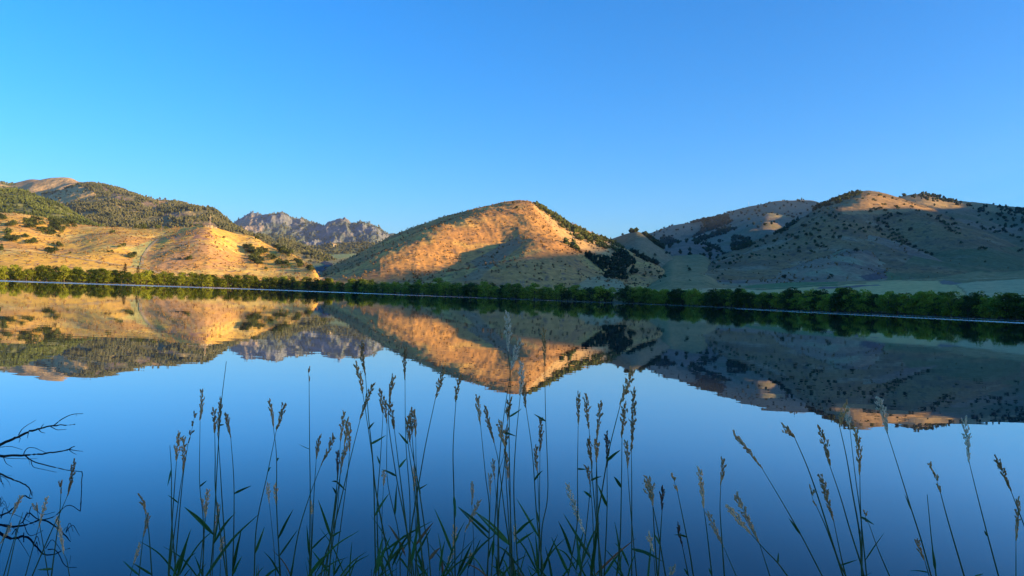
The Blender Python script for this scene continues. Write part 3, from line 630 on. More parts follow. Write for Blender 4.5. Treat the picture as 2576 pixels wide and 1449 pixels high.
# bare pale poplars rising above the belt below the central hill
def bare_tree(seed):
    r = np.random.default_rng(seed); V, Fc = tube_geo([(0, 0, -.5), (.1, 0, 4), (r.uniform(-.3, .3), .1, 9), (r.uniform(-.5, .5), .1, 12.5)], [.2, .15, .09, .03], 6); V2, F2 = [], []
    for k in range(16):
        z = r.uniform(4, 11.5); a = r.uniform(0, 6.28); L = (13 - z) * r.uniform(.25, .4)
        tube_geo([(0, 0, z), (math.cos(a) * L * .4, math.sin(a) * L * .4, z + L * .6), (math.cos(a) * L * .6, math.sin(a) * L * .6, z + L * 1.3)], [.07, .05, .015], 4, V2, F2)
    return mesh_np('bare_trunk', V, Fc), mesh_np('bare_limbs', V2, F2)
M_PALEBARK = mat('pale_bark', (.34, .28, .22), .9, .1, .2, 3)
for k, px in enumerate((1272, 1283, 1291, 1300, 1308, 1315)):
    Yd = float(shoreY(px)) + 9 + 2 * (k % 2)
    e = obj('poplar_tree', None, label='bare pale poplar rising above the shore belt below the central hill', cat='tree', group='bare poplars above the belt', loc=(A(px) * Yd, Yd, .6)); e.scale = (1, 1, .86 + .05 * (k % 3))
    tm, lm = bare_tree(70 + k); obj('trunk', tm, M_PALEBARK, e); obj('limbs', lm, M_PALEBARK, e)
# two dark conifers and a bare poplar behind the belt
def conifer(seed):
    r = np.random.default_rng(seed); V = []; Fq = []
    for k in range(420):
        z = r.uniform(.06, 1) ** .8; rad = (1 - z) * .27 + .02; a = r.uniform(0, 6.28); q = rad * r.uniform(.5, 1.05)
        p = np.array([q * math.cos(a), q * math.sin(a), z]); o_ = np.array([math.cos(a), math.sin(a), -.35]); o_ /= np.linalg.norm(o_)
        sd = np.array([-math.sin(a), math.cos(a), 0]); s1 = r.uniform(.03, .07); i0 = len(V)
        V += [p - sd * s1 * .5, p + o_ * s1, p + sd * s1 * .5, p - o_ * s1 * .6]; Fq.append((i0, i0 + 1, i0 + 2, i0 + 3))
    V2, F2 = tube_geo([(0, 0, -.05), (0, 0, .5), (0, 0, .95)], [.03, .02, .005], 6)
    return mesh_np('conifer_crown', V, Fq, False), mesh_np('conifer_trunk', V2, F2)
M_CONI = mat('dry_conifer_needles', (.09, .065, .03), .9, .1, .35, 2, 0, 0, .1)
CC, CT = conifer(3); CC.materials.append(M_CONI); CT.materials.append(M_BARK)
for (px, py, hh), lab in zip(z1([(1265, 1110, 13), (1395, 1120, 12)]), ('brownish conifer standing behind the sunlit shore willows, left of a pair', 'brownish conifer standing behind the sunlit shore willows, right of a pair')):
    Yd = float(shoreY(px)) + 26
    e = obj('conifer_tree', None, label=lab, cat='tree', group='pair of conifers behind the shore belt', loc=(A(px) * Yd, Yd, 1.2)); e.scale = (hh, hh, hh)
    obj('crown', CC, parent=e); obj('trunk', CT, parent=e)

# ------------------------------------------------------------------ shrubs on the hills, each where it grows
def shrub(seed, flat):
    r = np.random.default_rng(seed); lobes = [((0, 0, .42), .34)]
    for k in range(6):
        a = r.uniform(0, 6.28); q = r.uniform(.1, .3); lobes.append(((q * math.cos(a), q * math.sin(a), r.uniform(.2, .75)), r.uniform(.14, .24)))
    lobes = [((c[0], c[1], c[2] * flat), rad) for c, rad in lobes]
    return leafy('shrub', lobes, 170, .085, r, .2)
JUN = [shrub(200 + k, 1.1) for k in range(6)]; OAK = [shrub(220 + k, .85) for k in range(6)]
for m_ in JUN: m_.materials.append(M_JUNI)
for m_ in OAK: m_.materials.append(M_OAK)
sr = np.random.default_rng(12)
def place(px, py, size, cand, meshes, name, label, group):
    best = None
    d = ray(px, py); a = d[0] / d[1]; e = d[2] / d[1]
    for h in cand:
        if not h.a0 < a < h.a1: continue
        i = int((a - h.a0) / (h.a1 - h.a0) * (len(h.a) - 1))
        kk = np.nonzero((h.Z[i] >= CAM_H + e * h.Y[i]) & (h.T[i] > -.05))[0]
        if len(kk):
            j = kk[0]
            if best is None or h.Y[i, j] < best[1]: best = (a * h.Y[i, j], h.Y[i, j], h.Z[i, j])
    if best is None: return None
    s_ = size * 1.3 * best[1] / FPX
    o = obj(name, meshes[sr.integers(len(meshes))], label=label, cat='shrub', group=group, loc=(best[0], best[1], best[2] - .06 * s_))
    o.rotation_euler.z = sr.uniform(0, 6.28); o.scale = (s_ * sr.uniform(1.0, 1.3), s_ * sr.uniform(1.0, 1.3), s_ * sr.uniform(.85, 1.1))
    return o
def spread(lst, cand, meshes, name, label, group, k=.248):
    for px, py, s_ in lst:
        n = 1 if s_ <= 42 else int(round(s_ / 26))
        for q in range(n):
            ss = s_ if n == 1 else sr.uniform(22, 34)
            dx = 0 if n == 1 else (q - (n - 1) / 2) * s_ / n * .9 + sr.uniform(-4, 4); dy = 0 if n == 1 else sr.uniform(-9, 9)
            place(px + dx * k, py + (dy + ss * .3) * k, ss * k, cand, meshes, name, label, group)
def polyfill(poly, n, cand, meshes, name, label, group, smin, smax):
    xs = [p[0] for p in poly]; ys = [p[1] for p in poly]; c = 0; it = 0
    while c < n and it < n * 30:
        it += 1; x, y = sr.uniform(min(xs), max(xs)), sr.uniform(min(ys), max(ys))
        if inpoly(np.array([x]), np.array([y]), poly)[0]:
            place(x, y, sr.uniform(smin, smax), cand, meshes, name, label, group); c += 1
RH = [hH, hJ, hV, hI]
spread(z4([(1278,773,36),(1313,820,50),(1355,862,50),(1308,852,22),(1480,832,40),(1438,820,20),(1535,820,18),(1520,800,20),(1555,782,28),(1588,765,28),(1565,738,22),(1512,753,26),(1678,768,34),(1705,740,28),(1748,738,24),(1780,738,22),(1880,748,20),(1935,760,22),(2022,735,20),(1365,790,30),(1415,778,36),(1445,762,18),(1370,722,28),(1745,662,50),(1875,684,40),(1915,668,20),(1985,670,28),(2015,652,20),(1925,598,34),(1840,628,22),(1960,575,20),(2055,623,22),(2135,630,22),(2045,580,24),(2155,563,50),(2065,545,36),(2108,545,36),(2340,610,24),(2410,620,20),(1715,625,40),(1800,590,50),(1850,550,30),(1910,490,30),(1885,510,30),(2140,405,30),(2178,343,30),(2250,532,34),(2305,540,34),(2230,500,20),(2183,503,18),(2225,440,44)]) +
       z5([(480,655,50),(430,705,60),(540,650,80),(290,675,34),(293,702,40),(370,638,30),(170,622,20),(245,628,22),(100,668,30),(50,760,24),(135,733,18),(30,670,18),(45,598,34),(160,578,24),(275,562,54),(365,530,36),(415,540,36),(295,502,18),(345,498,20),(455,475,54),(500,490,50),(340,440,50),(478,430,40),(600,455,24),(550,398,26),(680,474,36),(630,498,24),(655,522,30),(575,532,24),(495,562,40),(640,565,40),(705,560,40),(455,608,30),(770,475,60),(750,440,30),(815,445,40),(400,410,20),(430,380,26),(520,360,24),(610,345,40),(660,360,40),(700,330,26),(640,310,22),(560,310,24),(500,300,26),(450,320,22),(380,350,28),(590,270,24),(680,270,24),(510,250,26),(600,230,26),(750,400,24),(690,380,20),(850,400,18),(880,440,24)]),
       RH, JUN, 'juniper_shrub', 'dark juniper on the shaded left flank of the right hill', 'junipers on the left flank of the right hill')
spread(z5([(925,475,50),(1010,425,30),(1000,470,40),(960,500,30),(1080,465,40),(1110,490,50),(1095,375,30),(1095,405,40),(1160,340,60),(1220,350,60),(1210,320,50),(1145,410,50),(1310,320,70),(1322,385,28),(1425,480,40),(1290,490,30),(1180,380,60),(1170,420,60),(1190,450,60),(1230,480,60),(1250,510,60),(1290,540,60),(1330,570,60),(1370,590,60),(1150,530,50),(1210,555,50),(1260,575,50),(1310,600,60),(1360,620,60),(1410,640,60),(1470,665,55),(1530,690,50),(1590,720,45),(1640,742,40)]),
       RH, JUN, 'juniper_shrub', 'dark juniper in the gully behind the smooth right spur', 'junipers in the gully of the right hill')
spread(z5([(1620,345,50),(1720,345,60),(1750,400,70),(1800,470,80),(1870,430,60),(1900,470,60),(1910,520,60),(1830,490,60),(1850,368,50),(1700,380,50),(1780,430,60),(1860,500,60)]), RH, JUN, 'juniper_shrub', 'dark juniper in the loose clump right of the sunlit hilltop', 'junipers clumped right of the sunlit hilltop')
spread(z5([(2175,480,60),(2250,470,60),(2300,510,80),(2145,452,30),(2450,545,50),(2520,560,50),(2540,490,40),(2540,690,50),(2010,435,30),(1790,320,20),(2380,500,40),(2100,410,30),(2240,390,30),(2400,400,30),(2330,440,26),(2450,450,30),(2200,330,24),(2120,340,24),(2560,600,30)]), RH, JUN, 'juniper_shrub', 'dark juniper on the far right hillside near the picture edge', 'junipers on the far right hillside')
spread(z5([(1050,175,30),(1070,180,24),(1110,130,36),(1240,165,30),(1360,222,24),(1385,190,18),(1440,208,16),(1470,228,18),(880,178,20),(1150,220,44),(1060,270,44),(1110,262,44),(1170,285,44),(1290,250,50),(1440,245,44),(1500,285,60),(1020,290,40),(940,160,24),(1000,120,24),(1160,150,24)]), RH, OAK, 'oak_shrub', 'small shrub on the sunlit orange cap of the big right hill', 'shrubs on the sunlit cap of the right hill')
lone = [(z5([(860, 517, 22)]), 'dark bush on the crest of the smooth front spur'), (z5([(870, 700, 40)]), 'dark double bush halfway up the smooth front spur'), (z5([(140, 965, 36)]), 'lone round dark tree at the foot of the right hill, left of two'), (z5([(618, 963, 42)]), 'lone wide dark tree at the foot of the right hill, right of two'),
        (z5([(1945, 618, 30)]), 'lone dark bush on the bare slope right of the front spur'), (z5([(2180, 805, 20)]), 'tiny lone bush low on the far right slope'), (z5([(1367, 682, 14)]), 'tiny dark dot of a bush on the right side of the smooth spur'),
        (z4([(720, 742, 28)]), 'lone dark juniper at the upper edge of the green valley meadow'), (z4([(843, 725, 28)]), 'dark juniper beside the wooded gully above the valley meadow'), (z4([(1049, 848, 14)]), 'smaller of two lone junipers in the middle of the green valley'), (z4([(1071, 892, 34)]), 'larger of two lone junipers in the middle of the green valley'),
        (z4([(1073, 994, 16)]), 'small round tree low in the green valley meadow'), (z4([(1358, 973, 28)]), 'dark tree beside the creek line at the valley mouth'), (z4([(1400, 935, 22)]), 'small dark bush above the creek line at the valley mouth'), (z4([(1575, 1054, 22)]), 'small round tree standing in the green field by the belt'),
        (z4([(2028, 965, 34)]), 'lone round dark tree in the meadow below the right hill'), (z4([(255, 993, 22)]), 'small dark tree at the right foot of the central hill'), (z4([(368, 1053, 13)]), 'tiny tree on the meadow just above the willow belt'), (z4([(602, 952, 34)]), 'pointed dark juniper standing alone below the central hill thicket'), (z4([(817, 960, 30)]), 'round dark juniper at the meadow edge, last of a short row')]
seen = set()
for (q,), lab in lone:
    place(q[0], q[1] + q[2] * .248 * .35, q[2] * .248 * 1.1, RH + [hE, hF, hV2], JUN, 'juniper_tree', lab, None)
spread(z5([(2155, 668, 100)]), RH, JUN, 'juniper_shrub', 'dark juniper in the oval clump on the far right slope', 'oval clump of junipers on the far right slope')
spread(z4([(773,1000,14),(750,905,50),(675,915,32),(525,985,12),(790,900,16),(768,822,14),(720,950,14),(770,967,40),(608,995,12),(715,875,16),(660,870,30)]), [hE, hV, hF], JUN, 'juniper_shrub', 'dark juniper at the lower right edge of the central hill thicket', 'junipers below the central hill thicket')
OG = 'oak scrub on the tan left hill'
L_ = 'oak shrub on the tan hill, '
for poly, n, lab in [(z1([(0,560),(50,570),(40,620),(0,600)]), 4, 'at the left picture edge, top'), (z1([(40,620),(140,620),(150,660),(60,660)]), 6, 'upper left oval clump'), (z1([(0,680),(100,690),(120,740),(190,790),(180,810),(40,800),(0,850)]), 16, 'big clump at the left edge'), (z1([(0,850),(70,890),(0,905)]), 4, 'low clump at the left edge'),
                     (z1([(220,600),(390,580),(440,620),(430,660),(330,680),(240,650)]), 18, 'left half of the thicket'), (z1([(500,590),(680,590),(780,620),(770,660),(640,680),(620,760),(590,780),(530,740),(390,730),(400,690),(510,680)]), 46, 'right half of the thicket'), (z1([(240,740),(290,735),(285,770),(220,760)]), 3, 'small clump below the thicket'),
                     (z1([(250,812),(380,807),(370,830),(260,833)]), 6, 'long low clump above the track'), (z1([(480,900),(580,900),(580,940),(490,930)]), 6, 'clump touching the pale track'), (z1([(580,835),(650,850),(640,865),(600,860)]), 3, 'clump right of the long clump'), (z1([(1300,950),(1385,952),(1380,970),(1310,970)]), 5, 'flat clump in the green gully'),
                     (z2([(390,520),(460,530),(520,590),(600,700),(600,740),(520,750),(450,710),(460,640)]), 34, 'tall wedge on its right end'), (z2([(520,445),(600,445),(720,505),(850,565),(900,600),(860,650),(800,620),(700,540),(560,500)]), 40, 'band along the right crest'), (z2([(740,710),(860,710),(820,770),(760,750)]), 9, 'low clump near the canyon mouth'),
                     (z2([(540,580),(640,580),(640,610),(560,640)]), 7, 'clump by the crest band'), (z2([(910,670),(970,700),(1000,740),(980,760),(920,700)]), 9, 'strip near its nose'), (z2([(1050,740),(1130,780),(1100,810),(1060,780)]), 7, 'last clump on the nose'), (z2([(640,640),(740,660),(720,690),(660,680)]), 5, 'clump below the crest band'), (z1([(1370, 662), (1640, 665), (1700, 680), (1400, 680)]), 10, 'dark line on the saddle')]:
    polyfill(poly, int(n * 1.35), [hD], OAK, 'oak_shrub', L_ + lab, OG, 8, 14.5)
for q, lab in [((1205,858,30), 'dark bush, smaller of a touching pair on the tan left hill'), ((1247,855,50), 'dark round bush, larger of a touching pair on the tan left hill'), ((1140,715,40), 'lone bush high on the tan left hill'), ((1920,985,54), 'lone dark round tree low on the tan hill casting a long shadow'), ((2268,756,26), 'small round bush right of the mast on the tan hill'),
               ((1100,905,26), 'left of two small bushes mid-slope on the tan hill'), ((1132,905,26), 'right of two small bushes mid-slope on the tan hill'), ((540,822,30), 'lone bush between clumps on the left of the tan hill'), ((710,918,26), 'small lone bush just above the pale track'), ((1355,915,22), 'small bush beside the green gully of the tan hill')]:
    (p,) = z1([q]); place(p[0], p[1] + 3, p[2] * .248 * 1.1, [hD], OAK, 'oak_shrub', lab, None)
for q, lab in [((870,745,40), 'round bush near the canyon mouth, right of two'), ((805,755,36), 'round bush near the canyon mouth, left of two'), ((635,772,36), 'lone bush at the foot of the tan hill')]:
    (p,) = z2([q]); place(p[0], p[1] + 3, p[2] * .248 * 1.1, [hD], OAK, 'oak_shrub', lab, None)
(p,) = z3([(1177, 715, 20)]); place(p[0], p[1] + 2, 6, [hE], JUN, 'juniper_tree', 'lone dark tree in the shadowed gully of the central hill', None)
(p,) = z3([(1340, 212, 36)]); place(p[0], p[1] + 2, 8, [hE], OAK, 'oak_shrub', 'dry bush just below the summit of the central hill', None)
(p,) = z3([(1375, 255, 44)]); place(p[0], p[1] + 2, 9, [hE], OAK, 'oak_shrub', 'lower of two dry bushes below the central summit', None)

# ------------------------------------------------------------------ woods and scrub that read as one mass
def blobs(name, pts, sizes, material, tall=1.0, label=None, cat=None, sides=6, seed=1):
    r = np.random.default_rng(seed); n = len(pts); pts = np.asarray(pts, float); sizes = np.asarray(sizes, float)
    a = np.linspace(0, 2 * math.pi, sides, endpoint=False)
    T = [np.array([[0, 0, 0.]])]
    prof = [(.38, .18), (.5, .5), (.3, .8)]
    base = np.concatenate([[[0, 0, -.05]]] + [np.stack([np.cos(a + k) * q, np.sin(a + k) * q, np.full(sides, z)], -1) for k, (q, z) in enumerate(prof)] + [[[0, 0, 1.0]]])
    nb = len(base); Fc = []
    for k in range(sides):
        k2 = (k + 1) % sides
        Fc.append((0, 1 + k2, 1 + k))
        for L in range(len(prof) - 1):
            b0 = 1 + L * sides; b1 = b0 + sides
            Fc += [(b0 + k, b0 + k2, b1 + k2), (b0 + k, b1 + k2, b1 + k)]
        b0 = 1 + (len(prof) - 1) * sides; Fc.append((b0 + k, b0 + k2, nb - 1))
    V = base[None] * (1 + r.normal(size=(n, nb, 1)) * .22) * np.stack([sizes * r.uniform(.8, 1.3, n), sizes * r.uniform(.8, 1.3, n), sizes * tall * r.uniform(.75, 1.25, n)], -1)[:, None, :]
    V = V + pts[:, None, :]
    F_ = np.asarray(Fc)[None] + (np.arange(n) * nb)[:, None, None]
    me = mesh_np(name, V.reshape(-1, 3), F_.reshape(-1, 3), False)
    return obj(name, me, material, label=label, cat=cat, kind='stuff')
def scatter(h, n, wgt, seed):
    r = np.random.default_rng(seed); vis = (h.T > -.05) & (h.T < 1.1)
    area = np.abs(np.gradient(h.X, axis=0)) * np.abs(np.gradient(h.Y, axis=1))
    w = (wgt * vis * area * (h.Y > 0)).ravel(); w = w / w.sum()
    idx = r.choice(len(w), n, p=w); jit = r.uniform(-.5, .5, (n, 2))
    return h.V[idx] + np.concatenate([jit * np.array([6, 6]), np.zeros((n, 1))], 1)
def polyw(h, polys): 
    w = np.zeros(h.X.shape)
    for p in polys: w = np.maximum(w, inpoly(h.PX, h.PY, p).astype(float))
    return w
def darkw(h, lim): return (h.color[..., 0] < lim).astype(float)
def fsize(n, a, b, seed): return np.random.default_rng(seed).uniform(a, b, n)
p = np.concatenate([scatter(hB, 9000, darkw(hB, .15), 1), scatter(hB, 700, (h_ := fbm(hB.X, hB.Y, 60, 2, 4)) > -.1, 2)])
blobs('forest', p, fsize(len(p), 4.2, 7.5, 1), M_FARWOOD, 1.15, 'dense green woods covering the far left mountain ridge', 'forest')
p = scatter(hB2, 5200, darkw(hB2, .13) + .15, 3)
blobs('forest', p, fsize(len(p), 3.2, 6.2, 2), M_GREENWOOD, .95, 'green scrub oak woods on the nearer slope at the left edge', 'forest')
p = scatter(hC0, 1300, np.ones(hC0.X.shape), 4); blobs('forest', p, fsize(len(p), 5, 9, 3), M_FARWOOD, 1.0, 'dark wooded foothills up the canyon', 'forest')
p = scatter(hC, 900, darkw(hC, .15), 5); blobs('forest', p, fsize(len(p), 6, 11, 4), M_FARWOOD, 1.1, 'sparse dark woods on the rocky far peaks', 'forest')
p = scatter(hV2, 260, polyw(hV2, [z2([(1040, 640), (1290, 640), (1280, 690), (1100, 690)])]), 6); blobs('scrub', p, fsize(len(p), 5, 9, 5), M_OAK, .8, 'scrub on the canyon floor beside the road', 'scrub')
p = scatter(hA, 500, darkw(hA, .25), 7); blobs('scrub', p, fsize(len(p), 5, 10, 6), M_FOREST, .8, 'scattered woods on the bare summit at the far left', 'scrub')
wE = polyw(hE, [z3([(1520, 190), (1620, 225), (1750, 320), (1900, 415), (2100, 510), (2300, 575), (2450, 640), (2420, 720), (2200, 650), (2000, 575), (1850, 480), (1690, 330)])])
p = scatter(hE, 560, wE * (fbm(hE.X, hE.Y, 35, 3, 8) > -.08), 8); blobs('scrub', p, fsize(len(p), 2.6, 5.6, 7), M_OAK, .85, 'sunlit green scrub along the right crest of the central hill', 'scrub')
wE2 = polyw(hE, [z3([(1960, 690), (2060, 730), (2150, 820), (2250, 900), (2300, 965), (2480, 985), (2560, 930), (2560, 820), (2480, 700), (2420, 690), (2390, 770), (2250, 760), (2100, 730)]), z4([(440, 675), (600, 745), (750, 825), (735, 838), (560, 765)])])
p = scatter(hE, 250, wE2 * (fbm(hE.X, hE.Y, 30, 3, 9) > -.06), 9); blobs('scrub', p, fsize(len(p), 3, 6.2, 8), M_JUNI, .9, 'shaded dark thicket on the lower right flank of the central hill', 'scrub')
wE3 = polyw(hE, [z3([(1850, 560), (2000, 620), (1990, 700), (1880, 630)])])
p = scatter(hE, 16, wE3, 10); blobs('scrub', p, fsize(len(p), 4, 7, 9), M_OAK, .85, 'small green clump left of the crest scrub on the central hill', 'scrub')
p = scatter(hF, 240, polyw(hF, [z4([(560, 480), (640, 530), (720, 585), (830, 650), (920, 700), (1040, 740), (1110, 775), (1000, 775), (890, 730), (790, 668), (690, 600)]), z4([(300, 560), (430, 500), (540, 480), (540, 492), (430, 515)])]), 11); blobs('scrub', p, fsize(len(p), 3, 6, 10), M_JUNI, .95, 'dark thicket down the right edge of the small cone hill', 'scrub')
p = scatter(hG, 1200, darkw(hG, .14) + .02, 12); blobs('scrub', p, fsize(len(p), 5, 9, 11), M_FARJUNI, .8, 'dark scrub in the folds of the far antenna hill', 'scrub')
p = scatter(hG3, 420, polyw(hG3, [z4([(1080, 590), (1400, 480), (1500, 450), (1550, 470), (1300, 560), (1150, 620)]), z4([(1500, 540), (1720, 560), (1660, 650), (1500, 660)]), z4([(1150, 600), (1340, 650), (1400, 690), (1300, 680)])]) + .03, 13); blobs('scrub', p, fsize(len(p), 4, 8, 12), M_FARJUNI, .85, 'dark scrub on the mid spur below the far antenna hill', 'scrub')
p = scatter(hG2, 40, np.ones(hG2.X.shape), 14); blobs('scrub', p, fsize(len(p), 5, 9, 13), M_JUNI, .9, 'few dark bushes on the low pink knoll at the valley head', 'scrub')
p = scatter(hI, 300, polyw(hI, [z5([(1950, 225), (2200, 240), (2576, 265), (2900, 300), (2900, 460), (2576, 430), (2300, 345), (2050, 285)]), z5([(1320, 132), (1550, 112), (1750, 150), (1970, 200), (1930, 235), (1700, 205), (1500, 165)])]) + .015, 15); blobs('scrub', p, fsize(len(p), 4, 8, 14), M_JUNI, .95, 'dark woods along the top of the far right ridge', 'scrub')
p = scatter(hH, 420, polyw(hH, [z5([(550, 205), (700, 150), (850, 98), (930, 90), (880, 140), (700, 205), (600, 235), (400, 300), (300, 360), (250, 435), (100, 525), (40, 560), (50, 530), (200, 430), (350, 320)]), z4([(1440, 690), (1560, 650), (1690, 610), (1700, 640), (1560, 690)])]), 16); blobs('scrub', p, fsize(len(p), 3, 6, 15), M_JUNI, .95, 'dark junipers crowding the left skyline of the big right hill', 'scrub')
# low sagebrush: far too many to count
p = scatter(hE, 3000, .25 + (fbm(hE.X, hE.Y, 40, 3, 21) > .0), 20); blobs('sagebrush', p, fsize(len(p), 1.0, 2.4, 16), mat('sagebrush_leaves', (.25, .155, .07), .95, .05, .3, .05), .7, 'low dry sagebrush speckling the central hill', 'sagebrush', 5)
p = scatter(hD, 2300, .25 + (fbm(hD.X, hD.Y, 40, 3, 22) > .0) + 1.5 * polyw(hD, [z1([(1700, 700), (2080, 670), (2200, 800), (2500, 1080), (1480, 1090), (1700, 800)])]), 21); blobs('sagebrush', p, fsize(len(p), .9, 2.2, 17), bpy.data.materials['sagebrush_leaves'], .7, 'low dry sagebrush speckling the tan left hill', 'sagebrush', 5)
p = np.concatenate([scatter(hH, 500, np.ones(hH.X.shape), 22), scatter(hJ, 900, .2 + (fbm(hJ.X, hJ.Y, 40, 3, 23) > .05), 23), scatter(hI, 300, np.ones(hI.X.shape), 24)]); blobs('sagebrush', p, fsize(len(p), .9, 2.2, 18), bpy.data.materials['sagebrush_leaves'], .7, 'low sagebrush on the shaded right hills', 'sagebrush', 5)

# ------------------------------------------------------------------ small man-made things on the hills
def at_z1(x, y): (q,) = z1([(x, y)]); return q
g = hD.hit(*at_z1(2130, 652)); H_ = 14.0
e = obj('radio_mast', None, label='red and white lattice radio mast on the knob of the tan hill', cat='mast', loc=tuple(g - np.array([0, 0, .3])))
for sx, sy in ((-1, -1), (1, -1), (1, 1), (-1, 1)):
    V, Fc = tube_geo([(sx * .7, sy * .7, 0), (sx * .3, sy * .3, H_)], [.07, .05], 4); obj('leg', mesh_np('mast_leg', V, Fc), M_STEEL, e)
for k in range(7):
    z = 1 + k * 2.0; w = .7 - .4 * z / H_; V, Fc = [], []
    for (ax, ay), (bx, by) in (((-1, -1), (1, -1)), ((1, -1), (1, 1)), ((1, 1), (-1, 1)), ((-1, 1), (-1, -1))):
        tube_geo([(ax * w, ay * w, z), (bx * w, by * w, z + 1.6)], .06, 4, V, Fc); tube_geo([(ax * w, ay * w, z), (bx * w, by * w, z)], .06, 4, V, Fc)
    obj('brace', mesh_np('mast_brace', V, Fc), M_REDW if k % 2 else M_CONC, e)
obj('antenna_drum', boxes('drum', [(0, -.5, H_ - 2.5, .9, .4, .8), (.6, -.3, H_ - 5, .7, .4, .7)]), M_CONC, e)
def hut(name, loc, w, d, hgt, rz, label, cat, gable=.9):
    e = obj(name, None, label=label, cat=cat, loc=loc); e.rotation_euler.z = rz
    obj('wall', boxes('wall', [(0, 0, hgt / 2 - .5, w, d, hgt + 1)]), M_CONC, e)
    V = [(-w * .54, -d * .58, hgt), (w * .54, -d * .58, hgt), (w * .54, d * .58, hgt), (-w * .54, d * .58, hgt), (-w * .54, 0, hgt + gable), (w * .54, 0, hgt + gable)]
    me = bpy.data.meshes.new('roof'); me.from_pydata(V, [], [(0, 1, 5, 4), (2, 3, 4, 5), (0, 4, 3), (1, 2, 5), (0, 3, 2, 1)]); obj('roof', me, M_WOOD, e)
    obj('door', boxes('door', [(w * .22, -d / 2 - .03, hgt * .42, w * .14, .06, hgt * .84)]), M_WOOD, e)
    obj('window', boxes('window', [(-w * .2, -d / 2 - .03, hgt * .6, w * .2, .06, hgt * .35)]), M_GLASS, e)
g = hD.hit(*at_z1(2115, 655)); hut('equipment_hut', (g[0], g[1] + 1, g[2] - .2), 7.5, 4, 2.5, .1, 'pale equipment hut beside the mast on the tan hill', 'hut', .5)
g = hD.hit(*at_z1(2178, 668)); hut('equipment_hut', (g[0], g[1], g[2] - .2), 4, 3, 1.8, .2, 'smaller low hut right of the mast on the tan hill', 'hut', .4)
def pole(loc, hgt, label, bar=True, r0=.16):
    e = obj('utility_pole', None, label=label, cat='pole', loc=loc)
    V, Fc = tube_geo([(0, 0, -.5), (0, 0, hgt)], [r0, r0 * .7], 6); obj('post', mesh_np('post', V, Fc), M_WOOD, e)
    if bar: obj('crossarm', boxes('arm', [(0, 0, hgt * .88, hgt * .2, .14, .14)]), M_WOOD, e)
for x, y, hh, lab in ((2033, 655, 8, 'short pole left of the mast on the knob'), (1635, 720, 12, 'utility pole in the saddle of the tan hill'), (2068, 650, 6, 'stub pole between hut and short pole'), (1560, 716, 8, 'utility pole left of the saddle pole')):
    g = hD.hit(*at_z1(x, y)); pole(tuple(g), hh, lab)
(q,) = z4([(1668, 240)]); g = hG.hit(*q)
e = obj('antenna_mast', None, label='thin antenna mast on the skyline of the far right hill', cat='mast', loc=(g[0], g[1], g[2] - 1))
V, Fc = tube_geo([(0, 0, 0), (0, 0, 9), (0, 0, 19)], [.45, .35, .18], 6); obj('pole', mesh_np('mast', V, Fc), M_STEEL, e)
obj('crossarm', boxes('arms', [(0, 0, 12, 3, .3, .3), (0, 0, 15, 2.2, .3, .3)]), M_STEEL, e)
(q,) = z2([(1325, 545)]); g = hC0.hit(*q); hut('house', (g[0], g[1], g[2] - .5), 22, 14, 7, 1.1, 'tiny golden house among the wooded canyon foothills', 'house', 5)
(q,) = z2([(1215, 842)]); Yw = 705.0; c = P(q[0], q[1], Yw)
e = obj('retaining_wall', None, label='long pale concrete wall along the road at the canyon mouth', cat='wall', loc=(c[0], Yw, 0))
obj('panel', boxes('panel', [((k - 4) * 2.9, 0, c[2] / 2 - 1 - .6, 2.84, .5, c[2] + .4) for k in range(9)][:1]), M_CONC, e)
for k in range(1, 9): obj('panel', boxes('panel', [((k - 4) * 2.9, 0, c[2] / 2 - 1 - .6 - .05 * (k % 3), 2.84, .5, c[2] + .4)]), M_CONC, e)
bpy.data.objects['panel'].location = (0, 0, 0)
obj('coping', boxes('coping', [(0, 0, c[2] - 1.28, 26.5, .7, .22)]), M_CONC, e)
def car(q, label, rz, paint):
    g = hV2.hit(*q); e = obj('car', None, label=label, cat='car', loc=(g[0], g[1], g[2] + .65)); e.rotation_euler.z = rz
    prof = [(-2.2, .35), (-2.2, .85), (-1.9, 1.0), (-1.2, 1.05), (1.0, 1.05), (2.1, .85), (2.2, .4)]
    V = [(x, -.85, z) for x, z in prof] + [(x, .85, z) for x, z in prof]; n = len(prof)
    me = bpy.data.meshes.new('body'); me.from_pydata(V, [], [tuple(range(n)), tuple(range(2 * n - 1, n - 1, -1))] + [(k, k + n, (k + 1) % n + n, (k + 1) % n) for k in range(n)]); obj('body', me, paint, e)
    cb = [(-1.8, 1.0), (-1.2, 1.55), (.3, 1.55), (1.0, 1.03)]
    V = [(x, -.7, z) for x, z in cb] + [(x, .7, z) for x, z in cb]
    me = bpy.data.meshes.new('cabin'); me.from_pydata(V, [], [(0, 1, 2, 3), (7, 6, 5, 4)] + [(k, k + 4, (k + 1) % 4 + 4, (k + 1) % 4) for k in range(4)]); obj('cabin', me, M_GLASS, e)
    for x in (-1.35, 1.35):
        for y in (-.8, .8):
            V, Fc = tube_geo([(x, y - .12, .33), (x, y + .12, .33)], .34, 10); w = mesh_np('wheel', V + [np.array([x, y - .12, .33]), np.array([x, y + .12, .33])], Fc, False); obj('wheel', w, M_TYRE, e)
car(z2([(1206, 786)])[0], 'small dark car on the canyon road', 1.9, M_PAINTB)
car(z2([(1128, 690)])[0], 'tiny pale car far up the canyon road', 2.6, M_CONC)
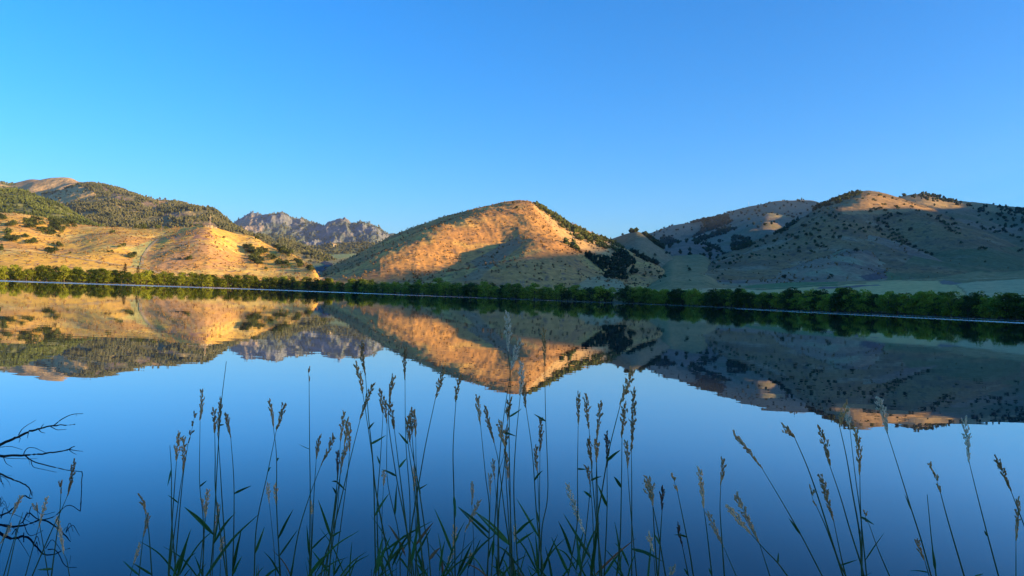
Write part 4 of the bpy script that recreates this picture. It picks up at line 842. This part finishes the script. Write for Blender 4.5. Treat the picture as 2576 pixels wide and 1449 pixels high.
#--NEXT--
# ------------------------------------------------------------------ foreground: reed grass on the near bank
def ground_z(Y): return float(np.interp(Y, [-2, 0, NEAR_EDGE - 1.6, NEAR_EDGE, NEAR_EDGE + 1.5], [.47, .45, .2, 0, -.2]))
fr = np.random.default_rng(31)
def blade(name, pts, wid, mat_, parent, org):
    """a folded grass blade along a line"""
    n = 11; line = smooth_line(pts, n); V = []; Fq = []
    side0 = fr.normal(size=3) * .5
    for k, p_ in enumerate(line):
        t = line[min(k + 1, n - 1)] - line[max(k - 1, 0)]; t /= np.linalg.norm(t) + 1e-9
        view = np.array([0, -1., 0]) + side0 * .5; s_ = np.cross(t, view); s_ /= np.linalg.norm(s_) + 1e-9
        nn = np.cross(s_, t); u = k / (n - 1)
        w = wid * (min(1, .35 + u * 3.2) * (1 - u ** 2.2)) + .0004
        V += [p_ - s_ * w - org, p_ + nn * w * .35 - org, p_ + s_ * w - org]
    for k in range(n - 1):
        b = 3 * k; Fq += [(b, b + 1, b + 4, b + 3), (b + 1, b + 2, b + 5, b + 4)]
    return obj(name, mesh_np(name, V, Fq), mat_, parent)
def seed_head(line, wmax, mat_, parent, org, dense=1.0, sparse=False):
    V = []; Fc = []; n = len(line); L = sum(np.linalg.norm(line[k + 1] - line[k]) for k in range(n - 1))
    def pt(u):
        x = u * (n - 1); k = min(int(x), n - 2); return line[k] + (line[k + 1] - line[k]) * (x - k), (line[k + 1] - line[k]) / np.linalg.norm(line[k + 1] - line[k])
    nl = max(6, int(L / .0066 * dense)); ang = fr.uniform(0, 6.28)
    for k in range(nl):                          # branchlets held close to the axis, the tip first
        u = (k + fr.uniform(0, .7)) / nl
        if sparse and k % 5 > 1 and u > .12: continue
        c, t = pt(u); t = -t                     # towards the tip
        ang += 2.4; s_ = np.cross(t, [0.3, 1, .1]); s_ /= np.linalg.norm(s_); q = np.cross(s_, t)
        out = math.cos(ang) * s_ + math.sin(ang) * q
        env = wmax * (.35 + .65 * math.sin(min(1, u * 1.15 + .08) * math.pi) ** .6) * (.75 + .5 * fr.uniform())
        ll = fr.uniform(.012, .02)
        for m_ in range(13):
            a = fr.uniform(0, 1); p_ = c + t * ll * (a - .35) + out * env * (.25 + .6 * a) + fr.normal(size=3) * env * .16
            d = t + out * .35 + fr.normal(size=3) * .25; d /= np.linalg.norm(d)
            x = np.cross(d, fr.normal(size=3)); x /= np.linalg.norm(x); y = np.cross(d, x); l_, w_ = fr.uniform(.0036, .0058), fr.uniform(.0013, .0021)
            b = len(V); V += [p_ - d * l_ - org, p_ + x * w_ - org, p_ + y * w_ - org, p_ - x * w_ - org, p_ - y * w_ - org, p_ + d * l_ - org]
            for i_ in range(4):
                j_ = (i_ + 1) % 4; Fc += [(b, b + 1 + j_, b + 1 + i_), (b + 5, b + 1 + i_, b + 1 + j_)]
    return obj('seed_head', mesh_np('seed_head', V, Fc, False), mat_, parent)

# (points tip, head base, stem ..., kind) kind: b brown, p pale, d dark, s sparse, n no head
ST = []
def S(fn, kind, *pts, Y=None): ST.append((fn(pts), kind, Y))
S(f1,'b',(600,525),(545,800),(480,950),(400,1120),(260,1449)); S(f1,'s',(485,700),(492,775),(480,950),(440,1250),(415,1449)); S(f1,'p',(175,800),(95,965),(40,1130),(-20,1330))
S(f1,'p',(375,822),(310,1060),(290,1130),(205,1449)); S(f1,'p',(455,985),(515,1270),(540,1330),(560,1449)); S(f1,'p',(85,1040),(5,1185),(-40,1290)); S(f1,'p',(280,880),(300,925),(340,1150),(390,1449))
S(f1,'n',(185,935),(130,1130),(60,1449)); S(f1,'n',(160,1000),(100,1200),(30,1449)); S(f1,'b',(1135,810),(1172,945),(1200,1100),(1225,1449)); S(f1,'p',(1195,950),(1155,1130),(1142,1240),(1120,1449)); S(f1,'p',(1125,1195),(1075,1350),(1050,1449))
S(f2,'n',(110,628),(120,800),(122,1100),(150,1449)); S(f2,'b',(172,552),(152,725),(135,950),(105,1400)); S(f2,'b',(198,585),(192,795),(165,970),(110,1400)); S(f2,'s',(268,428),(225,615),(190,850),(150,1300)); S(f2,'b',(310,285),(300,475),(297,860),(320,1100),(318,1449))
S(f2,'b',(388,405),(392,545),(395,700),(400,960),(465,1449)); S(f2,'b',(430,342),(412,560),(425,750),(440,1000),(470,1430)); S(f2,'n',(465,100),(430,400),(405,800),(385,1200),(362,1449)); S(f2,'b',(465,430),(492,570),(512,850),(512,1150),(505,1400))
S(f2,'p',(348,908),(335,1080),(315,1250),(295,1449)); S(f2,'p',(312,965),(330,1060),(325,1250),(310,1449)); S(f2,'p',(415,1000),(388,1230),(385,1290),(375,1449)); S(f2,'p',(445,1200),(430,1340),(425,1449))
S(f2,'b',(733,348),(760,510),(780,700),(782,1050),(805,1440)); S(f2,'b',(828,368),(780,530),(720,820),(655,1130),(640,1449)); S(f2,'p',(725,865),(735,990),(765,1280),(775,1449)); S(f2,'p',(770,880),(778,1000),(790,1200),(800,1449))
S(f2,'s',(990,145),(985,220),(988,620),(992,950),(987,1449)); S(f2,'b',(1050,578),(1030,710),(1015,950),(1000,1300)); S(f2,'b',(1138,568),(1062,748),(990,940),(920,1170),(870,1449)); S(f2,'b',(1205,423),(1182,600),(1165,830),(1120,1200),(1090,1449))
S(f2,'b',(1228,462),(1208,625),(1175,850),(1130,1200),(1110,1449)); S(f2,'b',(1243,500),(1240,670),(1215,900),(1150,1380)); S(f2,'b',(1222,632),(1182,800),(1160,1050),(1110,1400)); S(f2,'d',(1163,670),(1162,810),(1150,1000),(1080,1440)); S(f2,'p',(1000,985),(1000,1060),(1000,1200),(990,1449))
S(f3,'b',(200,-10),(222,185),(240,440),(262,650),(285,900),(350,1250),(385,1449)); S(f3,'b',(162,118),(205,300),(250,600),(272,800),(283,1300)); S(f3,'b',(272,240),(190,460),(130,700),(60,1000),(0,1230)); S(f3,'b',(315,280),(332,430),(315,720),(295,1000),(300,1280)); S(f3,'b',(340,328),(358,490),(360,850),(430,1180),(440,1449))
S(f3,'b',(398,198),(372,345),(368,500),(420,850),(470,1100),(500,1300)); S(f3,'b',(372,350),(402,520),(430,750),(455,950),(480,1150)); S(f3,'b',(473,22),(470,212),(475,600),(500,950),(500,1200)); S(f3,'b',(482,470),(502,615),(520,700),(550,850),(590,1120)); S(f3,'b',(520,400),(478,525),(500,700),(530,900),(560,1200)); S(f3,'b',(506,460),(514,560),(525,700),(545,950),(575,1300)); S(f3,'b',(528,415),(538,575),(540,750),(548,950),(540,1250))
S(f3,'b',(712,165),(662,330),(600,620),(560,850),(510,1150),(490,1400)); S(f3,'b',(818,200),(790,355),(772,650),(778,950),(785,1440)); S(f3,'p',(525,780),(525,915),(535,1100),(545,1400)); S(f3,'p',(337,790),(335,880),(325,1100),(330,1400))
S(f3,'p',(890,860),(890,1000),(900,1200),(905,1449)); S(f3,'p',(935,978),(850,1160),(830,1300),(800,1449)); S(f3,'p',(780,1150),(770,1260),(765,1449)); S(f3,'p',(772,1290),(730,1400),(715,1449)); S(f3,'p',(885,1300),(872,1370),(860,1449))
S(f4,'b',(175,492),(192,635),(220,920),(240,1100),(230,1440)); S(f4,'b',(218,550),(265,735),(290,850),(320,1100),(350,1300)); S(f4,'w',(335,42),(338,245),(350,380),(345,700),(350,1000),(358,1449)); S(f4,'w',(400,198),(355,345),(310,650),(280,1000),(250,1449)); S(f4,'w',(412,318),(405,480),(380,740),(370,1000),(385,1300)); S(f4,'b',(415,395),(435,545),(470,800),(490,1100),(510,1300))
S(f4,'b',(530,128),(535,315),(540,600),(552,1000),(520,1200),(515,1449)); S(f4,'b',(350,508),(338,620),(320,850),(290,1100),(285,1400)); S(f4,'b',(295,628),(325,760),(330,950),(345,1200),(350,1449)); S(f4,'b',(335,650),(318,800),(285,950),(290,1300)); S(f4,'b',(330,790),(340,930),(352,1100),(365,1449)); S(f4,'p',(260,828),(268,930),(280,1100),(290,1449)); S(f4,'p',(245,905),(245,1010),(240,1200),(225,1449))
S(f4,'b',(515,612),(510,785),(508,1000),(505,1250)); S(f4,'b',(490,757),(498,900),(505,1100),(512,1300)); S(f4,'b',(715,478),(714,640),(710,900),(708,1170),(670,1400)); S(f4,'b',(758,485),(772,660),(780,800),(800,1050),(825,1300)); S(f4,'b',(835,522),(815,700),(812,860),(810,1050),(825,1280)); S(f4,'b',(770,715),(790,855),(765,1120),(745,1300)); S(f4,'b',(810,710),(812,830),(818,1050),(825,1350))
S(f4,'d',(865,690),(868,865),(868,1100),(855,1400)); S(f4,'b',(1000,350),(940,530),(880,770),(840,1000),(810,1180),(790,1400)); S(f4,'b',(960,535),(948,700),(945,950),(938,1250),(920,1440)); S(f4,'b',(1012,455),(998,780),(1000,1000),(1000,1440)); S(f4,'b',(968,730),(978,870),(990,1050),(1025,1440)); S(f4,'b',(758,863),(775,950),(790,1100),(800,1400)); S(f4,'w',(655,962),(748,1225),(790,1400)); S(f4,'p',(375,1185),(373,1260),(370,1449))
S(f5,'p',(478,722),(510,920),(520,1100),(540,1400)); S(f5,'p',(465,750),(505,900),(545,1100),(605,1449)); S(f5,'d',(585,790),(580,955),(570,1100),(552,1449)); S(f5,'s',(662,712),(692,815),(730,1000),(780,1250),(812,1449)); S(f5,'p',(480,1135),(515,1270),(530,1449)); S(f5,'d',(700,1070),(728,1220),(745,1300),(775,1449)); S(f5,'p',(852,648),(888,940),(910,1100),(950,1449))
S(f5,'b',(1030,575),(1015,770),(1010,960),(1025,1200),(1042,1449)); S(f5,'p',(920,985),(1035,1230),(1130,1449)); S(f5,'p',(1125,845),(1300,1200),(1380,1449)); S(f5,'p',(1065,930),(1235,1130),(1330,1240),(1440,1355),(1510,1449)); S(f5,'p',(658,1385),(635,1449),(625,1500))
S(f6,'b',(108,388),(315,645),(450,870),(605,1140),(765,1449)); S(f6,'b',(490,342),(560,420),(655,640),(740,880),(850,1230),(920,1449)); S(f6,'b',(745,345),(820,625),(900,860),(970,1100),(1050,1350),(1075,1449)); S(f6,'b',(945,175),(895,340),(945,565),(990,830),(1045,1150),(1060,1440)); S(f6,'w',(945,200),(970,350),(1010,700),(1050,1000),(1095,1449)); S(f6,'b',(1020,368),(1045,690),(1048,900),(1060,1150),(1060,1440))
S(f6,'w',(1185,125),(1250,390),(1330,640),(1420,930),(1500,1180),(1575,1449)); S(f6,'s',(1565,618),(1640,815),(1700,1040),(1820,1449)); S(f6,'w',(1820,278),(1855,595),(1920,860),(1995,1150),(2075,1449)); S(f6,'b',(2060,580),(2165,810),(2264,1070),(2350,1300)); S(f6,'b',(2220,875),(2205,1180),(2205,1449)); S(f6,'s',(685,812),(720,925),(790,1080),(880,1320),(940,1449)); S(f6,'b',(755,708),(850,1040),(900,1280),(940,1449)); S(f6,'s',(1085,980),(1115,1070),(1180,1250),(1265,1449)); S(f6,'b',(1470,1185),(1525,1330),(1560,1449)); S(f6,'n',(1545,845),(1580,1200),(1612,1449))
HEADPTS = {id(q[0]): 2 for q in ST}
ST.sort(key=lambda q: q[0][0][0])
KM = {'w': M_SEEDW, 'b': M_SEED, 'p': M_SEEDP, 'd': M_SEEDD, 's': M_SEED, 'n': None}
KN = {'w': 'fluffy whitish', 'b': 'brown', 'p': 'pale', 'd': 'dark', 's': 'sparse broken', 'n': ''}
stalks = []; cnt = {k: 0 for k in KM}
for pts, kind, Y in ST:
    tip, hb = pts[0], pts[1]
    Yd = Y or (fr.uniform(2.3, 3.1) if kind != 'p' else fr.uniform(2.9, 3.7))
    if hb[0] > 1460: Yd = fr.uniform(2.0, 2.7)
    low = pts[-1]; prev = pts[-2]
    ext = (low[0] + (low[0] - prev[0]) / max(20, low[1] - prev[1]) * 90, low[1] + 90)
    allp = list(pts) + [ext]
    lean = fr.uniform(-.12, .12)
    w = [P(q[0], q[1], Yd + lean * (1 - i_ / (len(allp) - 1))) for i_, q in enumerate(allp)]
    last = w[-1]; gz = ground_z(Yd)
    dirn = w[-1] - w[-2]; sl = dirn[:2] / max(1e-3, -dirn[2]); drop = last[2] - gz
    base = np.array([last[0] + sl[0] * drop * .45, last[1], gz])
    w.append(np.array([last[0] + sl[0] * drop * .3, last[1], gz + drop * .45])); w.append(base)
    cnt[kind] += 1
    lean_w = 'leaning left' if tip[0] < pts[-1][0] - 45 else 'leaning right' if tip[0] > pts[-1][0] + 45 else 'upright'
    if kind == 'n': lab = '%s bare green reed stem without a seed head, %s from the left' % (lean_w, ordinal(cnt[kind]))
    else: lab = '%s reed grass stalk, %s seed head, %s such head from the left' % (lean_w, KN[kind], ordinal(cnt[kind]))
    e = obj('reed_grass_stalk', None, label=lab, cat='reed grass', group='reed grass stalks on the near bank', loc=tuple(base))
    hn = 1
    stem = smooth_line(w[0 if kind == 'n' else 1:], 34)
    ls = np.linspace(0, 1, 34); V, Fc = tube_geo([q - base for q in stem], [.0009 + .0014 * min(1, u * 2.2) for u in ls], 5)
    obj('stem', mesh_np('stem', V, Fc), M_STEM, e)
    if kind != 'n':
        head = smooth_line([w[0], (w[0] + w[1]) / 2 + np.array([fr.uniform(-.004, .004), 0, 0]), w[1]], 9)
        L = np.linalg.norm(w[1] - w[0])
        seed_head(head, {'b': .0096, 'p': .0102, 'd': .0068, 's': .009, 'w': .0135}[kind] * fr.uniform(.85, 1.15), KM[kind], e, base, 1.0, kind == 's')
        V, Fc = tube_geo([q - base for q in head], [.0006] * 8 + [.0009], 4); obj('rachis', mesh_np('rachis', V, Fc), M_STEM, e)
    stalks.append((e, base, stem, allp, kind))
# leaves, each on the nearest stem: (base, tip, droop)
def near_stem(x, y):
    best = None
    for e, base, stem, allp, kind in stalks:
        for q in stem[2:]:
            px_, py_ = proj(q[0], q[1], q[2]); d = (px_ - x) ** 2 + (py_ - y) ** 2
            if best is None or d < best[0]: best = (d, e, base, q)
    return best
STEMPX = []
for e, base, stem, allp, kind in stalks:
    for q in stem[2:]:
        a, b = proj(np.array(q[0]), np.array(q[1]), np.array(q[2])); STEMPX.append((float(a), float(b), e, base, q))
SPX = np.array([(s[0], s[1]) for s in STEMPX])
def leaf(b, t, sag=.0, wid=.0065, dead=False):
    k = int(np.argmin((SPX[:, 0] - b[0]) ** 2 + (SPX[:, 1] - b[1]) ** 2)); _, _, e, base, q = STEMPX[k]
    Yq = q[1]; p1 = P(t[0], t[1], Yq + fr.uniform(-.12, .05)); p0 = np.array(q); md = (p0 * .5 + p1 * .5); md = md + np.array([0, 0, sag * np.linalg.norm(p1 - p0)])
    blade('leaf', [p0, md, p1], wid, M_DEADLEAF if dead else M_LEAF, e, base)
for fn, lst in ((f2, [((122,800),(95,885)),((155,972),(97,940)),((380,1200),(200,1015)),((518,905),(622,882)),((385,1245),(500,1070)),((390,1220),(430,1000)),((150,1449),(232,1175)),((310,1449),(265,1320)),((505,1430),(555,1170)),((650,1325),(705,1140)),((805,1215),(885,1030)),((1103,1185),(1042,970)),((1000,1270),(1110,1175)),((1130,1190),(1190,1165)),((790,1449),(700,1295)),((990,1330),(970,1130)),((988,620),(920,620)),((300,865),(342,850)),((1160,850),(1128,855)),((1172,845),(1215,912)),((120,1449),(128,1110)),((1150,940),(1130,890)),((725,800),(745,765)),((785,750),(797,708)),((820,1330),(915,1155)),((430,500),(452,498)),((1120,1430),(1005,1290)),((660,1449),(700,1390)),((860,1449),(890,1350))]),
                (f3, [((263,615),(350,565)),((407,805),(325,780)),((415,768),(480,710)),((313,748),(293,692)),((468,612),(430,548)),((250,525),(278,483)),((283,1088),(370,930)),((402,1038),(418,870)),((545,905),(610,872)),((568,860),(570,940)),((778,1285),(655,1025)),((782,950),(790,1085)),((1010,1200),(803,1015)),((1117,1255),(912,1045)),((510,1370),(560,1090)),((340,1300),(640,1105)),((210,1449),(330,1200)),((240,1449),(380,1200)),((540,1330),(635,1145)),((800,1449),(895,1235)),((850,1400),(945,1220)),((640,1410),(555,1310)),((440,1340),(520,1449)),((330,1420),(290,1220)),((120,1449),(85,1340)),((600,1449),(540,1370)),((60,1449),(20,1330)),((1000,1360),(1030,1210)),((1070,1390),(1117,1260))]),
                (f4, [((350,605),(412,555)),((305,705),(385,703)),((538,635),(478,583)),((878,822),(940,775)),((715,873),(757,878)),((795,928),(838,916)),((945,960),(907,918)),((790,1025),(743,993)),((865,1085),(818,960)),((490,940),(525,885)),((510,1245),(385,1035)),((355,1290),(165,1105)),((245,1230),(72,1078)),((680,1335),(608,1155)),((770,1350),(635,1115)),((740,1449),(700,1200)),((690,1449),(570,1240)),((760,1449),(820,1180)),((1020,1292),(1100,1345)),((370,1225),(480,1140)),((400,1285),(480,1210)),((500,1160),(490,1090)),((255,1360),(265,1235)),((300,1400),(335,1290)),((410,1449),(365,1345)),((535,1449),(605,1225)),((500,1440),(490,1330)),((860,1449),(950,1310)),((130,1400),(190,1255)),((70,1449),(150,1265)),((270,1449),(275,1340))]),
                (f5, [((180,575),(268,515)),((275,768),(222,712)),((165,945),(105,780)),((60,860),(-5,820)),((555,1215),(515,1125)),((1610,1140),(1522,1022)),((1440,1350),(1443,1275)),((380,1235),(590,1345)),((200,1449),(290,1250)),((945,1420),(925,1390)),((770,1440),(740,1390)),((750,1180),(668,1142))]),
                (f6, [((600,1140),(518,1022)),((1420,940),(1378,842)),((1990,1160),(1968,1110)),((905,1370),(1028,1328)),((1098,1350),(1225,1130)),((1060,1030),(1150,1068)),((1612,1390),(1580,1220)),((965,1090),(948,1040)),((1060,1449),(1138,1420)),((1440,1449),(1415,1410)),((1880,1449),(1965,1432)),((1045,1150),(1040,1090))]),
                (f1, [((420,1385),(300,1400)),((1700,1130),(1485,893)),((1115,1449),(990,1325)),((1250,1449),(1070,1345)),((1720,1185),(1905,930)),((1420,1420),(1540,1070)),((1620,1449),(1568,1290)),((1890,1400),(1945,1085)),((1890,1449),(1950,1290))])):
    for b, t in lst:
        (bb,), (tt,) = fn([b]), fn([t])
        ln = math.hypot(bb[0] - tt[0], bb[1] - tt[1])
        leaf(bb, tt, fr.uniform(-.02, .06), .0027 + .0022 * min(1, ln / 90))
for fn, b, t in ((f3, (425, 1220), (365, 1125)), (f3, (440, 1240), (475, 1330)), (f3, (615, 1370), (692, 1270)), (f4, (800, 1449), (1025, 1245)), (f3, (680, 1449), (698, 1335)), (f3, (550, 1245), (650, 1110))):
    (bb,), (tt,) = fn([b]), fn([t]); leaf(bb, tt, .03, .006, True)
# low leafy shoots at the foot of the stalks
nsh = 0
shoot_px = sorted(list(fr.uniform(425, 620, 8)) + list(fr.uniform(640, 900, 14)) + list(fr.uniform(900, 1230, 30)) + list(fr.uniform(1230, 1480, 22)) + list(fr.uniform(1480, 1640, 9)))
for px in shoot_px:
    nsh += 1; Yd = fr.uniform(2.5, 3.6)
    b = P(px, 1500, Yd); base = np.array([b[0], Yd, ground_z(Yd)])
    e = obj('grass_shoot', None, label='low leafy green shoot between the reed stalks, %s from the left' % ordinal(nsh), cat='grass', group='low leafy shoots on the near bank', loc=tuple(base))
    top = P(px + fr.uniform(-14, 14), fr.uniform(1420, 1500), Yd)
    line = smooth_line([base, base * .5 + top * .5, top], 10)
    V, Fc = tube_geo([q - base for q in line], [.0022] * 9 + [.001], 5); obj('stem', mesh_np('stem', V, Fc), M_STEM, e)
    for k in range(fr.integers(3, 6)):
        q = line[fr.integers(5, 10)]; sx = fr.choice([-1, 1]); L = fr.uniform(.12, .26)
        tipp = q + np.array([sx * L * fr.uniform(.1, .75), fr.uniform(-.08, .08), L * fr.uniform(.5, 1.0)])
        blade('leaf', [q, (q + tipp) / 2 + np.array([0, 0, L * .1]), tipp], fr.uniform(.0025, .0046), M_DEADLEAF if fr.uniform() < .06 else M_LEAF, e, base)

# ------------------------------------------------------------------ dead branches reaching out over the water on the left
def limb(name, Yd, r0, r1, pts, parent, org, n=26):
    w = [P(*q, Yd + .12 * math.sin(i_ * 1.9)) for i_, q in enumerate(f1(pts))]
    line = smooth_line(w, n); jit = r0 * .35
    line = [q + fr.normal(size=3) * jit * .5 * (k > 0) for k, q in enumerate(line)]
    V, Fc = tube_geo([q - org for q in line], [r0 + (r1 - r0) * (k / (n - 1)) * fr.uniform(.9, 1.1) for k in range(n)], 7)
    return obj(name, mesh_np(name, V, Fc), M_BRANCH, parent)
U_ = .0013
def dead(label, Yd, main, r0, r1, twigs):
    o3 = P(*f1([main[0]])[0], Yd); e = obj('dead_branch', None, label=label, cat='branch', group='dead branches over the water', loc=tuple(o3))
    mb = limb('main_limb', Yd, r0, r1, main, e, o3, 34)
    for a, b, t in twigs: limb('twig', Yd, a, b, t, mb, o3, 18)
dead('forked dead branch rising over the water at the left edge, topmost of three', 8.0, [(-420, 640), (-160, 480), (0, 395), (130, 335), (240, 280), (330, 258), (430, 238), (605, 228)], .02, .0045,
     [(.006, .0025, [(430, 238), (500, 185), (580, 148), (670, 140)]), (.005, .002, [(150, 310), (190, 255), (290, 192)]), (.005, .002, [(230, 285), (226, 310), (222, 338)]), (.005, .002, [(325, 262), (338, 242), (352, 223)]), (.005, .002, [(310, 268), (335, 290), (362, 297)]), (.005, .002, [(410, 245), (460, 270), (535, 267)]), (.005, .002, [(130, 338), (162, 336), (153, 372)]), (.002, .001, [(612, 143), (618, 155), (610, 163)])])
dead('long level dead branch with a drooping twig touching the water, left edge', 7.9, [(-420, 560), (-160, 495), (0, 485), (190, 475), (370, 460), (520, 440), (600, 405)], .017, .004,
     [(.005, .002, [(560, 428), (610, 438), (668, 445)]), (.004, .002, [(560, 435), (585, 455), (615, 470)]), (.005, .0025, [(190, 470), (215, 425), (270, 415), (375, 457)]), (.004, .002, [(-30, 415), (80, 405), (180, 430)]), (.007, .004, [(205, 480), (250, 515), (330, 545), (450, 575), (560, 598), (660, 608)]), (.0045, .004, [(660, 608), (664, 640), (656, 690), (658, 730), (654, 775)]),
      (.004, .002, [(250, 525), (270, 570), (350, 590), (455, 613)]), (.004, .002, [(0, 490), (100, 502), (300, 503)]), (.004, .0015, [(30, 500), (50, 540), (100, 572)]), (.003, .001, [(210, 480), (235, 520), (240, 555)]), (.003, .001, [(540, 440), (570, 415), (605, 400)])])
dead('curved dead branch dipping into the water at the left edge', 7.75, [(-300, 560), (-100, 590), (0, 625), (100, 670), (190, 705), (240, 750), (256, 800)], .012, .004,
     [(.003, .001, [(0, 640), (40, 660), (70, 690), (85, 730)]), (.003, .001, [(0, 630), (15, 690), (35, 740)]), (.003, .001, [(-20, 620), (30, 640), (100, 640)]), (.003, .001, [(-10, 640), (8, 680), (25, 720)]), (.003, .001, [(235, 745), (255, 765), (268, 776)]), (.004, .001, [(-30, 650), (0, 680), (20, 700), (40, 720)])])


# ------------------------------------------------------------------ the thin evening air
hb = obj('haze', boxes('haze', [(0, 3500, 330, 12000, 11000, 700)]), None, kind='stuff', label='thin blue evening haze over lake and hills', cat='haze')
HM = bpy.data.materials.new('haze_air'); HM.use_nodes = True
HM.node_tree.nodes.remove(HM.node_tree.nodes['Principled BSDF'])
pv = HM.node_tree.nodes.new('ShaderNodeVolumePrincipled'); pv.inputs['Color'].default_value = (.72, .8, .9, 1); pv.inputs['Density'].default_value = 3.6e-5; pv.inputs['Anisotropy'].default_value = .2
HM.node_tree.links.new(pv.outputs[0], HM.node_tree.nodes['Material Output'].inputs['Volume'])
hb.data.materials.append(HM)

# ------------------------------------------------------------------ alike things told apart by their order from the left
_by = {}
for o in list(COL.objects):
    if o.parent is None and o.get('label') and o.get('kind') is None: _by.setdefault(o['label'], []).append(o)
for lab, os_ in _by.items():
    if len(os_) < 2: continue
    os_.sort(key=lambda o: o.location.x / max(o.location.y, .1))
    for k, o in enumerate(os_): o['label'] = '%s, %s from the left' % (lab, ordinal(k + 1))
